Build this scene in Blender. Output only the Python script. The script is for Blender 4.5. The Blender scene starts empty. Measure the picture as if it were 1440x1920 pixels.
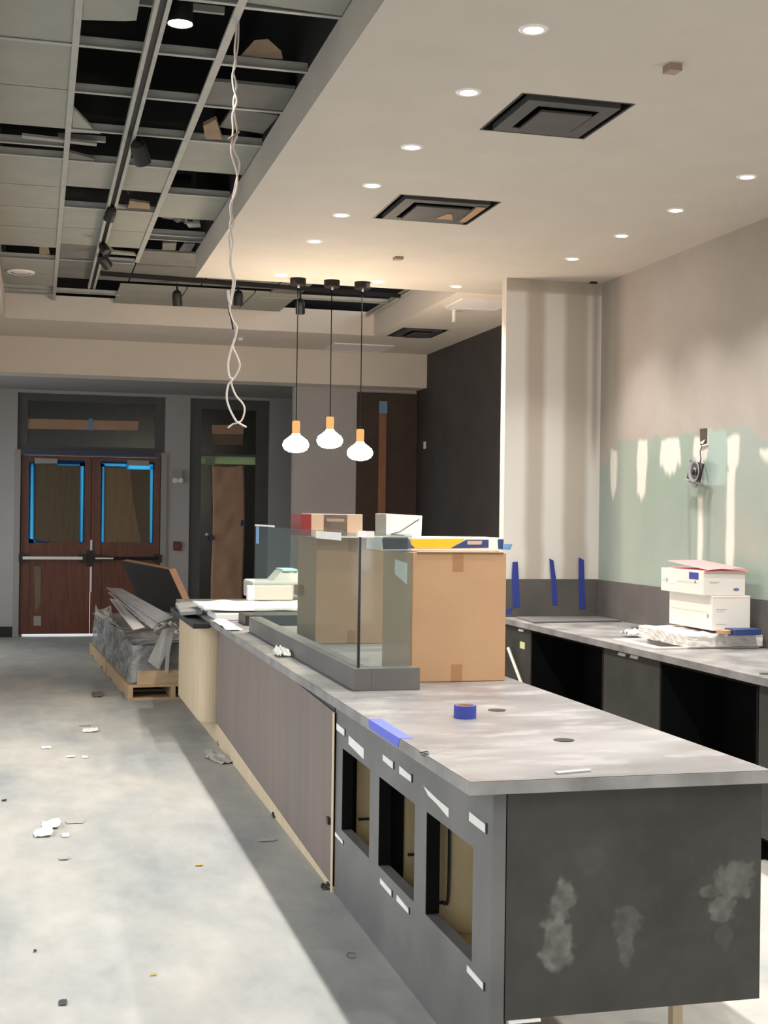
import bpy, bmesh, math, random
import numpy as np
from mathutils import Vector, Matrix, noise
random.seed(7)
S = bpy.context.scene
C = S.collection

# ------------------------------------------------------------------ camera
EYE = 1.68
F = 2504.65
YAW, PITCH, ROLL = (math.radians(a) for a in (14.6114, 0.15714, -0.75685))
def cam_axes():
    cy, sy, cp, sp = math.cos(YAW), math.sin(YAW), math.cos(PITCH), math.sin(PITCH)
    f = Vector((sy*cp, cy*cp, sp)); r = Vector((cy, -sy, 0)); d = -(r.cross(f))
    c, s = math.cos(ROLL), math.sin(ROLL)
    return c*r + s*d, -s*r + c*d, f
RX, DN, FW = cam_axes()
cd = bpy.data.cameras.new('camera'); cam = bpy.data.objects.new('camera', cd); C.objects.link(cam)
mw = Matrix((RX, -DN, -FW)).transposed().to_4x4(); mw.translation = Vector((0, 0, EYE)); cam.matrix_world = mw
cd.sensor_fit = 'VERTICAL'; cd.sensor_height = 24.0; cd.lens = 24.0*F/1920; cd.clip_start = .05; cd.clip_end = 200
S.camera = cam

# ------------------------------------------------------------------ world, exposure
S.view_settings.view_transform = 'Standard'; S.view_settings.look = 'None'
S.view_settings.gamma = 1.0; S.view_settings.use_curve_mapping = False
S.view_settings.exposure = 0.5
W = bpy.data.worlds.new('overcast_sky'); S.world = W; W.use_nodes = True
W.node_tree.nodes['Background'].inputs[0].default_value = (0.90, 0.96, 1.0, 1)
W.node_tree.nodes['Background'].inputs[1].default_value = 1.9
SPOT_W = 78.0           # every recessed downlight
SPOT_COL = (1.0, 0.962, 0.915)
PENDANT = 88.0           # emission of the pendant globes
G = 3.71; CZ = 3.52     # grid ceiling, plaster ceiling
SL = .914               # counter height

# ------------------------------------------------------------------ helpers
def ray(x, y):
    return RX*((x-720)/F) + DN*((y-960)/F) + FW
def atX(x, y, X): d = ray(x, y); t = X/d.x; return Vector((X, d.y*t, EYE+d.z*t))
def atY(x, y, Y): d = ray(x, y); t = Y/d.y; return Vector((d.x*t, Y, EYE+d.z*t))
def atZ(x, y, Z): d = ray(x, y); t = (Z-EYE)/d.z; return Vector((d.x*t, d.y*t, Z))

def lin(c):
    return tuple((v/255/12.92 if v/255 <= .04045 else ((v/255+.055)/1.055)**2.4) for v in c)
def mat(name, rgb, rough=.6, var=0.0, scale=6.0, bump=0.0, bscale=40.0, metal=0.0, rgb2=None, stretch=None, spec=.5, detail=5.0):
    m = bpy.data.materials.new(name); m.use_nodes = True
    nt = m.node_tree; b = nt.nodes['Principled BSDF']
    b.inputs['Roughness'].default_value = rough; b.inputs['Metallic'].default_value = metal
    b.inputs['Specular IOR Level'].default_value = spec
    c = lin(rgb); b.inputs['Base Color'].default_value = (*c, 1)
    tc = nt.nodes.new('ShaderNodeTexCoord'); mp = nt.nodes.new('ShaderNodeMapping')
    nt.links.new(tc.outputs['Object'], mp.inputs[0])
    if stretch: mp.inputs['Scale'].default_value = stretch
    if var or rgb2:
        n = nt.nodes.new('ShaderNodeTexNoise'); n.inputs['Scale'].default_value = scale; n.inputs['Detail'].default_value = detail
        nt.links.new(mp.outputs[0], n.inputs['Vector'])
        r = nt.nodes.new('ShaderNodeValToRGB'); r.color_ramp.elements[0].position = .32; r.color_ramp.elements[1].position = .68
        c2 = lin(rgb2) if rgb2 else tuple(min(1, v*(1+var)) for v in c)
        c1 = c if rgb2 else tuple(v*(1-var) for v in c)
        r.color_ramp.elements[0].color = (*c1, 1); r.color_ramp.elements[1].color = (*c2, 1)
        nt.links.new(n.outputs['Fac'], r.inputs[0]); nt.links.new(r.outputs[0], b.inputs['Base Color'])
    if bump:
        n2 = nt.nodes.new('ShaderNodeTexNoise'); n2.inputs['Scale'].default_value = bscale; n2.inputs['Detail'].default_value = 6
        nt.links.new(mp.outputs[0], n2.inputs['Vector'])
        bp = nt.nodes.new('ShaderNodeBump'); bp.inputs['Strength'].default_value = bump; bp.inputs['Distance'].default_value = .02
        nt.links.new(n2.outputs['Fac'], bp.inputs['Height']); nt.links.new(bp.outputs[0], b.inputs['Normal'])
    return m
def vcmat(name, rough=.8, bump=.15, bscale=30, spec=.3):
    m = mat(name, (128, 128, 128), rough, bump=bump, bscale=bscale, spec=spec)
    nt = m.node_tree; a = nt.nodes.new('ShaderNodeVertexColor'); a.layer_name = 'Col'
    nt.links.new(a.outputs[0], nt.nodes['Principled BSDF'].inputs['Base Color']); return m
def emat(name, rgb, strength):
    m = bpy.data.materials.new(name); m.use_nodes = True; nt = m.node_tree; nt.nodes.clear()
    e = nt.nodes.new('ShaderNodeEmission'); o = nt.nodes.new('ShaderNodeOutputMaterial')
    e.inputs[0].default_value = (*rgb, 1); e.inputs[1].default_value = strength
    nt.links.new(e.outputs[0], o.inputs[0]); return m
def transl(name, rgb, frac, rough=.6, trgb=None):
    """thin sheet that lets daylight glow through"""
    m = bpy.data.materials.new(name); m.use_nodes = True; nt = m.node_tree; nt.nodes.clear()
    d = nt.nodes.new('ShaderNodeBsdfDiffuse'); t = nt.nodes.new('ShaderNodeBsdfTranslucent'); x = nt.nodes.new('ShaderNodeMixShader')
    o = nt.nodes.new('ShaderNodeOutputMaterial'); d.inputs[0].default_value = (*lin(rgb), 1); t.inputs[0].default_value = (*lin(trgb or rgb), 1)
    n = nt.nodes.new('ShaderNodeTexNoise'); n.inputs['Scale'].default_value = 5
    bp = nt.nodes.new('ShaderNodeBump'); bp.inputs['Strength'].default_value = .4; bp.inputs['Distance'].default_value = .05
    nt.links.new(n.outputs[0], bp.inputs['Height']); nt.links.new(bp.outputs[0], d.inputs['Normal'])
    x.inputs[0].default_value = frac
    for i, s in enumerate((d, t)): nt.links.new(s.outputs[0], x.inputs[i+1])
    nt.links.new(x.outputs[0], o.inputs[0]); return m
def glass(name, rgb, refl=.09, base=None, gl=.05, streak=False):
    m = bpy.data.materials.new(name); m.use_nodes = True; nt = m.node_tree; nt.nodes.clear()
    t = nt.nodes.new('ShaderNodeBsdfTransparent'); g = nt.nodes.new('ShaderNodeBsdfGlossy'); x = nt.nodes.new('ShaderNodeMixShader')
    o = nt.nodes.new('ShaderNodeOutputMaterial'); t.inputs[0].default_value = (*rgb, 1); g.inputs[1].default_value = .03
    x.inputs[0].default_value = gl; nt.links.new(t.outputs[0], x.inputs[1]); nt.links.new(g.outputs[0], x.inputs[2])
    last = x
    if base:
        df = nt.nodes.new('ShaderNodeBsdfDiffuse'); df.inputs[0].default_value = (*lin(base), 1)
        y = nt.nodes.new('ShaderNodeMixShader'); y.inputs[0].default_value = refl
        if streak:
            tc = nt.nodes.new('ShaderNodeTexCoord'); mp = nt.nodes.new('ShaderNodeMapping'); mp.inputs['Scale'].default_value = (1, 1, 2.5); mp.inputs['Rotation'].default_value = (.5, .6, .3)
            n = nt.nodes.new('ShaderNodeTexNoise'); n.inputs['Scale'].default_value = 3.2; n.inputs['Detail'].default_value = 5; n.inputs['Distortion'].default_value = 1.2
            rr = nt.nodes.new('ShaderNodeMapRange'); rr.inputs[1].default_value = .35; rr.inputs[2].default_value = .65; rr.inputs[3].default_value = refl-.35; rr.inputs[4].default_value = refl+.22
            nt.links.new(tc.outputs['Object'], mp.inputs[0]); nt.links.new(mp.outputs[0], n.inputs['Vector']); nt.links.new(n.outputs[0], rr.inputs[0]); nt.links.new(rr.outputs[0], y.inputs[0])
            bp = nt.nodes.new('ShaderNodeBump'); bp.inputs['Strength'].default_value = .8; bp.inputs['Distance'].default_value = .05
            nt.links.new(n.outputs[0], bp.inputs['Height']); nt.links.new(bp.outputs[0], df.inputs['Normal']); nt.links.new(bp.outputs[0], g.inputs['Normal']); g.inputs[1].default_value = .3
        nt.links.new(x.outputs[0], y.inputs[1]); nt.links.new(df.outputs[0], y.inputs[2]); last = y
    nt.links.new(last.outputs[0], o.inputs[0]); return m

class MB:
    def __init__(s): s.v = []; s.f = []
    def add(s, vs, fs):
        n = len(s.v); s.v += [Vector(v) for v in vs]; s.f += [[i+n for i in f] for f in fs]; return s
    def box(s, x0, x1, y0, y1, z0, z1):
        return s.add([(x0,y0,z0),(x1,y0,z0),(x1,y1,z0),(x0,y1,z0),(x0,y0,z1),(x1,y0,z1),(x1,y1,z1),(x0,y1,z1)],
            [(0,3,2,1),(4,5,6,7),(0,1,5,4),(1,2,6,5),(2,3,7,6),(3,0,4,7)])
    def hexa(s, base, up):
        """prism on a polygon (list of points) with an extrusion vector"""
        n = len(base); b = [Vector(p) for p in base]; up = Vector(up)
        return s.add(b+[p+up for p in b], [list(range(n))[::-1], list(range(n, 2*n))]+[(i, (i+1) % n, (i+1) % n+n, i+n) for i in range(n)])
    def obox(s, c, size, rot=(0,0,0)):
        from mathutils import Euler
        R = Euler(rot).to_matrix(); h = [a/2 for a in size]
        P = [R @ Vector((sx*h[0], sy*h[1], sz*h[2]))+Vector(c) for sz in (-1,1) for sx, sy in ((-1,-1),(1,-1),(1,1),(-1,1))]
        return s.add(P, [(0,3,2,1),(4,5,6,7),(0,1,5,4),(1,2,6,5),(2,3,7,6),(3,0,4,7)])
    def lathe(s, c, prof, n=24, axis=(0,0,1), close=True):
        c = Vector(c); q = Vector((0,0,1)).rotation_difference(Vector(axis)); vs = []; fs = []
        for r, h in prof:
            for k in range(n):
                a = 2*math.pi*k/n; vs.append(c+q @ Vector((r*math.cos(a), r*math.sin(a), h)))
        m = len(prof)
        for i in range(m-1):
            for k in range(n):
                k2 = (k+1) % n; fs.append((i*n+k, i*n+k2, (i+1)*n+k2, (i+1)*n+k))
        if close: fs += [list(range(n))[::-1], [(m-1)*n+k for k in range(n)]]
        return s.add(vs, fs)
    def tube(s, pts, r, n=8):
        pts = [Vector(p) for p in pts]; vs = []; fs = []; up = Vector((.3,.2,1)).normalized()
        for i, p in enumerate(pts):
            t = (pts[min(i+1, len(pts)-1)]-pts[max(i-1, 0)]).normalized()
            a = t.cross(Vector((1,.13,.07))).normalized(); b = t.cross(a)
            rr = r[i] if isinstance(r, (list, tuple)) else r
            for k in range(n):
                q = 2*math.pi*k/n; vs.append(p+a*rr*math.cos(q)+b*rr*math.sin(q))
        for i in range(len(pts)-1):
            for k in range(n): fs.append((i*n+k, i*n+(k+1) % n, (i+1)*n+(k+1) % n, (i+1)*n+k))
        fs += [list(range(n))[::-1], [(len(pts)-1)*n+k for k in range(n)]]
        return s.add(vs, fs)
    def grid(s, nu, nv, fn, thick=None):
        vs = [fn(i/nu, j/nv) for j in range(nv+1) for i in range(nu+1)]
        fs = [(j*(nu+1)+i, j*(nu+1)+i+1, (j+1)*(nu+1)+i+1, (j+1)*(nu+1)+i) for j in range(nv) for i in range(nu)]
        if thick:
            n = len(vs); t = Vector(thick); vs = vs+[Vector(v)+t for v in vs]
            fs += [tuple(i+n for i in f[::-1]) for f in fs]
            rim = list(range(nu+1))+[(j*(nu+1)+nu) for j in range(1, nv+1)]+[nv*(nu+1)+i for i in range(nu-1, -1, -1)]+[j*(nu+1) for j in range(nv-1, 0, -1)]
            fs += [(rim[(k+1) % len(rim)], rim[k], rim[k]+n, rim[(k+1) % len(rim)]+n) for k in range(len(rim))]
        return s.add(vs, fs)
    def holes(s, ax, u, v, w, hs):
        """slab with rectangular holes. ax = thickness axis; u,v = in-plane ranges; w = thickness range; hs = [(u0,u1,v0,v1)]"""
        us = sorted(set([*u]+[q for h in hs for q in h[:2]])); vs = sorted(set([*v]+[q for h in hs for q in h[2:]]))
        us = [q for q in us if u[0] <= q <= u[1]]; vs = [q for q in vs if v[0] <= q <= v[1]]
        solid = lambda i, j: 0 <= i < len(us)-1 and 0 <= j < len(vs)-1 and not any(h[0] <= (us[i]+us[i+1])/2 <= h[1] and h[2] <= (vs[j]+vs[j+1])/2 <= h[3] for h in hs)
        P = {0: lambda a, b, c: (c, a, b), 1: lambda a, b, c: (a, c, b), 2: lambda a, b, c: (a, b, c)}[ax]
        for i in range(len(us)-1):
            for j in range(len(vs)-1):
                if not solid(i, j): continue
                a, b, c, d = us[i], us[i+1], vs[j], vs[j+1]
                q = [(a,c),(b,c),(b,d),(a,d)]
                s.add([P(x, y, w[0]) for x, y in q]+[P(x, y, w[1]) for x, y in q], [(0,3,2,1),(4,5,6,7)])
                for (k, l), (di, dj) in (((0,1),(0,-1)),((1,2),(1,0)),((2,3),(0,1)),((3,0),(-1,0))):
                    if not solid(i+di, j+dj):
                        s.add([P(*q[k], w[0]), P(*q[l], w[0]), P(*q[l], w[1]), P(*q[k], w[1])], [(0,1,2,3)])
        return s
    def build(s, name, m, parent=None, bevel=0, smooth=False, **props):
        me = bpy.data.meshes.new(name)
        lo = Vector([min(v[i] for v in s.v) for i in range(3)]); hi = Vector([max(v[i] for v in s.v) for i in range(3)])
        org = parent_org(parent) if parent else Vector(((lo.x+hi.x)/2, (lo.y+hi.y)/2, lo.z))
        me.from_pydata([tuple(v-org) for v in s.v], [], s.f); me.validate()
        bm = bmesh.new(); bm.from_mesh(me); bmesh.ops.remove_doubles(bm, verts=bm.verts, dist=1e-5)
        bmesh.ops.recalc_face_normals(bm, faces=bm.faces)
        if bevel: bmesh.ops.bevel(bm, geom=[e for e in bm.edges if len(e.link_faces) == 2 and e.calc_face_angle(0) > .6], offset=bevel, segments=2, affect='EDGES', profile=.6)
        bm.to_mesh(me); bm.free()
        for p in me.polygons: p.use_smooth = smooth
        me.materials.append(m); o = bpy.data.objects.new(name, me); C.objects.link(o)
        if parent: o.parent = parent
        else: o.location = org
        for k, v in props.items(): o[k] = v
        return o
def parent_org(p):
    q = Vector((0, 0, 0))
    while p: q += p.location; p = p.parent
    return q
def thing(name, loc, label, cat, group=None):
    o = bpy.data.objects.new(name, None); C.objects.link(o); o.location = loc; o['label'] = label; o['category'] = cat
    if group: o['group'] = group
    return o
def tag(o, label, cat, group=None):
    o['label'] = label; o['category'] = cat
    if group: o['group'] = group
    return o
def copy_thing(src, loc, label, group=None):
    r = src.copy(); C.objects.link(r); r.location = loc; r['label'] = label
    if group: r['group'] = group
    for ch in src.children:
        c = ch.copy(); C.objects.link(c); c.parent = r
        for g in ch.children:
            d = g.copy(); C.objects.link(d); d.parent = c
    return r
def B(*a): return MB().box(*a)
def struct(o): o['kind'] = 'structure'; return o
def painted(name, m, nu, nv, fn, colfn, parent=None):
    """a panel whose colour (patches, stains, primer, some painted shade) is laid down point by point; colfn(u,v)->rgb 0..255"""
    mb = MB().grid(nu, nv, fn)
    o = mb.build(name, m, parent); me = o.data
    at = me.color_attributes.new('Col', 'FLOAT_COLOR', 'POINT')
    vals = []
    for j in range(nv+1):
        for i in range(nu+1): vals.append((*lin(colfn(i/nu, j/nv)), 1))
    # remove_doubles keeps the order of a clean grid
    if len(me.vertices) == len(vals):
        at.data.foreach_set('color', np.array(vals, dtype=np.float32).ravel())
    return o
def nz(x, y, s=1.0, k=0.0): return noise.noise(Vector((x*s, y*s, k)))
def fbm(x, y, s=1.0, k=0.0): return noise.fractal(Vector((x*s, y*s, k)), .6, 2.1, 5)
def sst(a, b, x):
    t = max(0, min(1, (x-a)/(b-a))) if a != b else float(x > a); return t*t*(3-2*t)
def mix(a, b, t): return tuple(p+(q-p)*t for p, q in zip(a, b))

# ------------------------------------------------------------------ materials
M = {}
M['plaster'] = mat('plaster_ceiling', (192, 186, 177), .85, .03, 3, .12, 25)
M['paint'] = mat('beige_paint', (216, 207, 197), .85, .03, 2, .1, 25)
M['grey_wall'] = mat('grey_wall_paint', (176, 174, 174), .85, .04, 2, .1, 25)
M['dark_wall'] = mat('charcoal_wall_paint', (58, 54, 53), .7, .18, 3, .15, 30)
M['brown_dark'] = mat('dark_brown_panel', (66, 52, 46), .7, .2, 3, .1, 20)
M['tile'] = mat('mineral_fibre_tile', (150, 150, 142), .95, .05, 5, .3, 120)
M['tile_dark'] = mat('shaded_tile', (112, 111, 106), .95, .12, 5, .3, 120)  # darker copy of the ceiling tile, shade put into its colour
M['tee'] = mat('painted_steel_tee', (168, 168, 162), .5, .08, 8)
M['void'] = mat('black_painted_deck', (10, 10, 11), .95)
M['black'] = mat('matt_black_metal', (20, 20, 21), .5)
M['blackb'] = mat('black_laminate', (7, 7, 8), .8, spec=.15)
M['grey_metal'] = mat('dark_grey_sheet_metal', (64, 64, 64), .6, .12, 6)
M['lam'] = mat('concrete_laminate', (104, 102, 101), .42, scale=4.5, rgb2=(152, 149, 147), bump=.03, spec=.5)
M['lam_side'] = mat('grey_laminate_panel', (92, 91, 91), .5, scale=3, rgb2=(110, 108, 107), spec=.4)
M['lam_dark'] = mat('dark_and_shaded_laminate', (44, 44, 42), .5, scale=4, rgb2=(58, 57, 55), spec=.35)  # worktop laminate with end-panel shade in its colour; also for dark parts
M['splash'] = mat('splash_laminate', (84, 82, 80), .5, scale=3, rgb2=(104, 99, 96), spec=.4)
M['ply'] = mat('protective_hardboard', (124, 110, 103), .8, scale=1.8, rgb2=(114, 103, 98), stretch=(4, 4, .4))
M['tan'] = mat('unfinished_plywood', (198, 178, 148), .75, .06, 4, stretch=(3, 3, .6))
M['ply_in'] = mat('plywood_inside', (190, 172, 134), .8, .08, 4)
M['wood'] = mat('pallet_pine', (186, 158, 124), .8, .12, 5, .15, 60, stretch=(1, 6, 6))
M['door_wood'] = mat('red_brown_door_veneer', (112, 58, 36), .45, scale=5, rgb2=(84, 42, 28), stretch=(6, 6, .5))
M['white_pl'] = mat('white_plastic', (232, 230, 226), .4)
M['white_card'] = mat('white_card', (226, 220, 212), .7, .02, 5)
M['paper'] = mat('white_paper', (228, 226, 220), .8, .05, 30)
M['card'] = mat('corrugated_cardboard', (172, 136, 102), .8, .04, 4, .04, 60)
M['card_in'] = mat('cardboard_tape_brown', (152, 112, 74), .4)
M['blue'] = mat('blue_painters_tape', (48, 62, 148), .6)
M['blue_lt'] = mat('light_blue_tape', (92, 104, 214), .6)
M['blue_box'] = mat('navy_print', (44, 62, 112), .5)
M['yellow'] = mat('yellow_print', (252, 180, 36), .5)
M['red'] = mat('red_print', (132, 40, 38), .5)
M['red_alarm'] = mat('dark_red_plastic', (98, 42, 42), .5)
M['pink'] = mat('pink_folder', (238, 140, 140), .7)
M['steel'] = mat('stainless_steel', (204, 200, 194), .35, metal=.2)
M['white_trim'] = mat('grey_white_door_trim', (156, 152, 150), .6)
M['frame_dk'] = mat('dark_window_frame', (84, 84, 84), .6, .08, 4)
M['pane_dk'] = mat('dark_green_glass', (30, 36, 32), .25, .2, 3)
M['kraft'] = mat('kraft_paper', (182, 146, 120), .85, .06, 3, .5, 5)
M['kraft_dk'] = mat('kraft_paper_dull', (116, 102, 84), .85, .06, 3, .5, 5)
M['kraft_gl'] = transl('kraft_paper_on_glass', (108, 96, 80), .08)
M['kraft_gl2'] = transl('kraft_paper_on_glass_lighter', (138, 118, 94), .10)
M['tape_glow'] = transl('blue_tape_on_glass', (60, 120, 200), .85, trgb=(150, 226, 252))
M['green_glow'] = transl('pale_green_glow', (172, 182, 154), .45, trgb=(170, 185, 150))
M['black_board'] = mat('black_faced_board', (24, 23, 24), .5, .2, 4)
M['board_edge'] = mat('raw_board_edge', (176, 138, 112), .8)
M['stone'] = mat('grey_planks', (134, 134, 136), .6, .1, 6)
M['stone_lt'] = mat('pale_plank_backs', (196, 192, 190), .7, .06, 6)
M['amber'] = mat('dusty_gold_socket', (214, 160, 80), .4)
M['bronze'] = mat('dark_bronze', (34, 30, 28), .6, spec=.2)
M['cord'] = mat('black_cord', (8, 8, 8), .8, spec=.1)
M['wire'] = mat('white_cable_sheath', (226, 214, 206), .5)
M['seal'] = mat('black_rubber_seal', (24, 22, 20), .6)
M['insul'] = mat('tan_insulation', (140, 120, 98), .9, .1, 8, .4, 20)
M['foil'] = mat('crumpled_plastic', (96, 96, 94), .35, .3, 6, 1.0, 9)
M['base_dk'] = mat('black_baseboard', (20, 19, 20), .5)
M['tote'] = glass('frosted_tote', (.75, .78, .76), .55, (210, 214, 210))
M['glass'] = glass('clear_glass', (.86, .90, .885), .10, (150, 165, 165))
M['glass_edge'] = mat('dark_glass_edge', (22, 26, 24), .2)
M['wrap'] = glass('stretch_wrap', (.62, .62, .62), .6, (172, 172, 172), gl=.10, streak=True)
M['lamp_on'] = emat('lamp_lens', (1, .95, .88), 22.0)
M['spot_on'] = emat('spot_lens', (1, .97, .92), 6.0)
M['globe'] = emat('globe_glass_lit', (1, .79, .58), PENDANT)
M['amber_lit'] = emat('socket_lit_through', (1, .50, .17), .75)
M['glasswin'] = glass('window_glass', (.9, .95, .95), .0)

# ------------------------------------------------------------------ lights of the room: the recessed downlights
def make_spot(loc, power=SPOT_W, size=120, blend=.65, col=SPOT_COL):
    l = bpy.data.lights.new('downlight_lamp', 'SPOT'); l.energy = power; l.color = col
    l.spot_size = math.radians(size); l.spot_blend = blend; l.shadow_soft_size = .035
    o = bpy.data.objects.new('downlight_lamp', l); C.objects.link(o); o.location = loc; return o
ROW_A = [(1.79, y) for y in (4.73, 5.51, 6.41, 7.22, 7.99, 8.81)]
ROW_B = [(3.66, y) for y in (6.43, 7.25, 8.01, 8.83)]
ROW_C = [(1.80, 10.15), (2.58, 10.18), (3.23, 10.19)]
NEAR = [(1.79, y) for y in (3.9, 3.1, 2.3, 1.5)]+[(3.66, y) for y in (5.62, 4.8, 4.0, 3.1)]
for x, y in ROW_A+ROW_C+NEAR: make_spot((x, y, CZ-.02))
for x, y in ROW_B: make_spot((x, y, CZ-.02), SPOT_W*1.05, 96, 1.0)

# ------------------------------------------------------------------ floor
XL = -1.4; YB = -4.0; YE = 18.44
def floorcol():
    m = bpy.data.materials.new('dusty_concrete'); m.use_nodes = True; nt = m.node_tree; b = nt.nodes['Principled BSDF']
    b.inputs['Roughness'].default_value = .7; b.inputs['Specular IOR Level'].default_value = .25
    tc = nt.nodes.new('ShaderNodeTexCoord'); cur = None
    for sc, c0, c1, p0, p1 in ((.9, (144, 148, 149), (186, 182, 173), .36, .62), (4.5, (150, 150, 148), (194, 192, 186), .3, .7)):
        mp = nt.nodes.new('ShaderNodeMapping'); mp.inputs['Scale'].default_value = (1.6, .8, 1)
        n = nt.nodes.new('ShaderNodeTexNoise'); n.inputs['Scale'].default_value = sc; n.inputs['Detail'].default_value = 7; n.inputs['Roughness'].default_value = .6
        r = nt.nodes.new('ShaderNodeValToRGB'); r.color_ramp.elements[0].position = p0; r.color_ramp.elements[1].position = p1
        r.color_ramp.elements[0].color = (*lin(c0), 1); r.color_ramp.elements[1].color = (*lin(c1), 1)
        nt.links.new(tc.outputs['Object'], mp.inputs[0]); nt.links.new(mp.outputs[0], n.inputs['Vector']); nt.links.new(n.outputs['Fac'], r.inputs[0])
        if cur is None: cur = r
        else:
            x = nt.nodes.new('ShaderNodeMix'); x.data_type = 'RGBA'; x.inputs[0].default_value = .35
            nt.links.new(cur.outputs[0], x.inputs[6]); nt.links.new(r.outputs[0], x.inputs[7]); cur = x
    nt.links.new(cur.outputs[2], b.inputs['Base Color'])
    n = nt.nodes.new('ShaderNodeTexNoise'); n.inputs['Scale'].default_value = 45; n.inputs['Detail'].default_value = 6
    bp = nt.nodes.new('ShaderNodeBump'); bp.inputs['Strength'].default_value = .12; bp.inputs['Distance'].default_value = .01
    nt.links.new(n.outputs[0], bp.inputs['Height']); nt.links.new(bp.outputs[0], b.inputs['Normal'])
    return m
M['floor'] = floorcol()
struct(B(XL-.2, 4.6, YB-.2, YE+.2, -.15, 0).build('floor', M['floor']))
M['street'] = mat('street_concrete', (170, 170, 168), .8)
struct(B(-12, 14, YE+.2, 34, -.15, -.005).build('ground', M['street']))
struct(B(-30, XL-.21, -12, YE+.19, -.3, -.05).build('ground', M['street']))
struct(B(-30, 20, -30, YB-.21, -.3, -.05).build('ground', M['street']))

# ------------------------------------------------------------------ plaster ceilings
V1 = (2.015, 2.55, 5.45, 6.03); V2 = (1.99, 2.605, 7.37, 8.02); V3 = (3.45, 3.92, 12.58, 13.23)
near_c = struct(MB().holes(2, (1.18, 4.45), (YB, 10.45), (CZ, 3.72), [V1, V2]).build('ceiling', M['plaster']))
struct(MB().box(1.18, 4.45, YB, 10.45, 4.0, 4.5).build('ceiling', M['void']))
struct(B(1.18, 1.28, YB, 10.45, 3.7201, 4.0).build('ceiling', M['void']))
struct(MB().holes(2, (3.32, 4.45), (10.4501, 14.6), (CZ, 3.76), [V3]).build('ceiling', M['paint']))
struct(B(XL, 3.3199, 13.25, 14.6, CZ, 3.76).build('ceiling', M['paint']))
struct(B(XL, 4.45, 14.6, 15.0, 3.14, 4.5).build('trim_1', M['paint']))              # dropped beam
struct(B(XL, 4.45, 15.0, YE+.2, 3.30, 4.5).build('ceiling', M['grey_wall']))         # entry ceiling
struct(B(XL, -.31, YB, 13.2499, CZ, 3.9).build('trim_2', M['paint']))                # left soffit

# ------------------------------------------------------------------ suspended grid ceiling
struct(B(XL, 4.5, YB, 14.6, 4.75, 4.85).build('ceiling', M['void']))
struct(B(XL, -.31, YB, 13.25, 3.9, 4.7499).build('ceiling', M['void']))
struct(B(XL, 4.5, 13.40, 14.6, 3.76, 4.75).build('ceiling', M['void']))
gridc = bpy.data.objects.new('ceiling_grid', None); C.objects.link(gridc); gridc.location = (0, 0, G); gridc['kind'] = 'structure'
def tee_y(x, y0, y1, m='tee', w=.024):
    MB().box(x-w/2, x+w/2, y0, y1, G-.004, G).box(x-.002, x+.002, y0, y1, G, G+.038).box(x-.006, x+.006, y0, y1, G+.03, G+.042).build('tee', M[m], gridc)
def tee_x(y, x0, x1, m='tee', w=.024):
    MB().box(x0, x1, y-w/2, y+w/2, G-.0045, G).box(x0, x1, y-.002, y+.002, G, G+.036).box(x0, x1, y-.006, y+.006, G+.03, G+.04).build('tee', M[m], gridc)
XA, XB, XC, XS = .14, .455, .765, 1.18
tee_y(XA, 1.0, 13.25, w=.03); tee_y(XC, 1.0, 11.0, w=.035)
tee_y(3.24, 10.46, 13.25)
for y in (3.4, 4.04, 4.68, 5.30, 5.96, 6.62, 7.28, 7.93, 9.14, 11.06, 12.72): tee_x(y, XA+.012, XC-.012)
for y in (5.32, 6.02, 6.66, 7.30, 8.56, 9.85, 10.02): tee_x(y, XC+.012, XS)
for y in (5.96, 7.64, 7.9, 11.12, 12.66, 12.9): tee_x(y, -.31, XA-.015)
for y in (11.1, 12.35): tee_x(y, 2.0, 3.23)
def tile(x0, x1, y0, y1, m='tile', tilt=(0, 0, 0), dz=0, cut=None):
    g = .006
    if cut:
        P = [(x, y, G+.002+dz) for x, y in cut]; mb = MB().hexa(P, (0, 0, .016))
    else:
        mb = MB().obox(((x0+x1)/2, (y0+y1)/2, G+.011+dz), (x1-x0-2*g, y1-y0-2*g, .016), tilt)
    mb.build('ceiling_tile', M[m], gridc)
for a, b in ((1.0,2.1),(2.1,2.76),(2.76,3.4),(3.4,4.04),(4.04,4.68),(4.68,5.30),(5.30,5.96),(5.96,6.62),(6.62,7.30),(7.9,8.62),(8.62,9.25),(9.25,9.9),(9.9,10.62),(11.14,11.8),(11.8,12.45)):
    tile(-.31, XA, a, b)
tile(0, 0, 0, 0, cut=[(XA+.015, 4.68), (.40, 4.68), (.37, 5.25), (.375, 5.60), (.33, 5.62), (XA+.015, 5.66)])
for a, b in ((1.0,2.1),(2.1,2.76),(2.76,3.4),(3.4,4.04)): tile(XA, XC, a, b)
tile(XC, XS, 3.6, 4.68); tile(XC, XS, 4.68, 5.30, tilt=(0, .03, 0))
tile(XA, XC, 7.95, 8.58); tile(XA, XC, 9.16, 9.82); tile(XA, XC, 9.82, 10.44)
tile(0, 0, 0, 0, 'tile_dark', cut=[(XA+.015, 10.44), (.52, 10.44), (.56, 10.62), (.50, 10.8), (.46, 10.95), (XA+.015, 11.02)])
tile(XC, XS, 6.28, 6.69, 'tile_dark'); tile(XC, XS, 7.32, 7.98); tile(XC, XS, 8.58, 9.28, 'tile')
tile(.93, XS, 6.78, 7.18, 'tile_dark', tilt=(.03, .05, .05), dz=.03)
for i, (a, b) in enumerate(((XA, XC), (XC, 1.4), (1.4, 2.05))): tile(a, b, 11.1, 11.95, 'tile_dark')
tile(XC, 1.5, 10.5, 11.08, 'tile_dark'); tile(1.5, 2.3, 10.5, 11.08, 'tile_dark')
for a, b in ((.70, 1.30), (1.30, 1.92), (1.92, 2.34)): tile(a, b, 12.15, 13.24)
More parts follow.
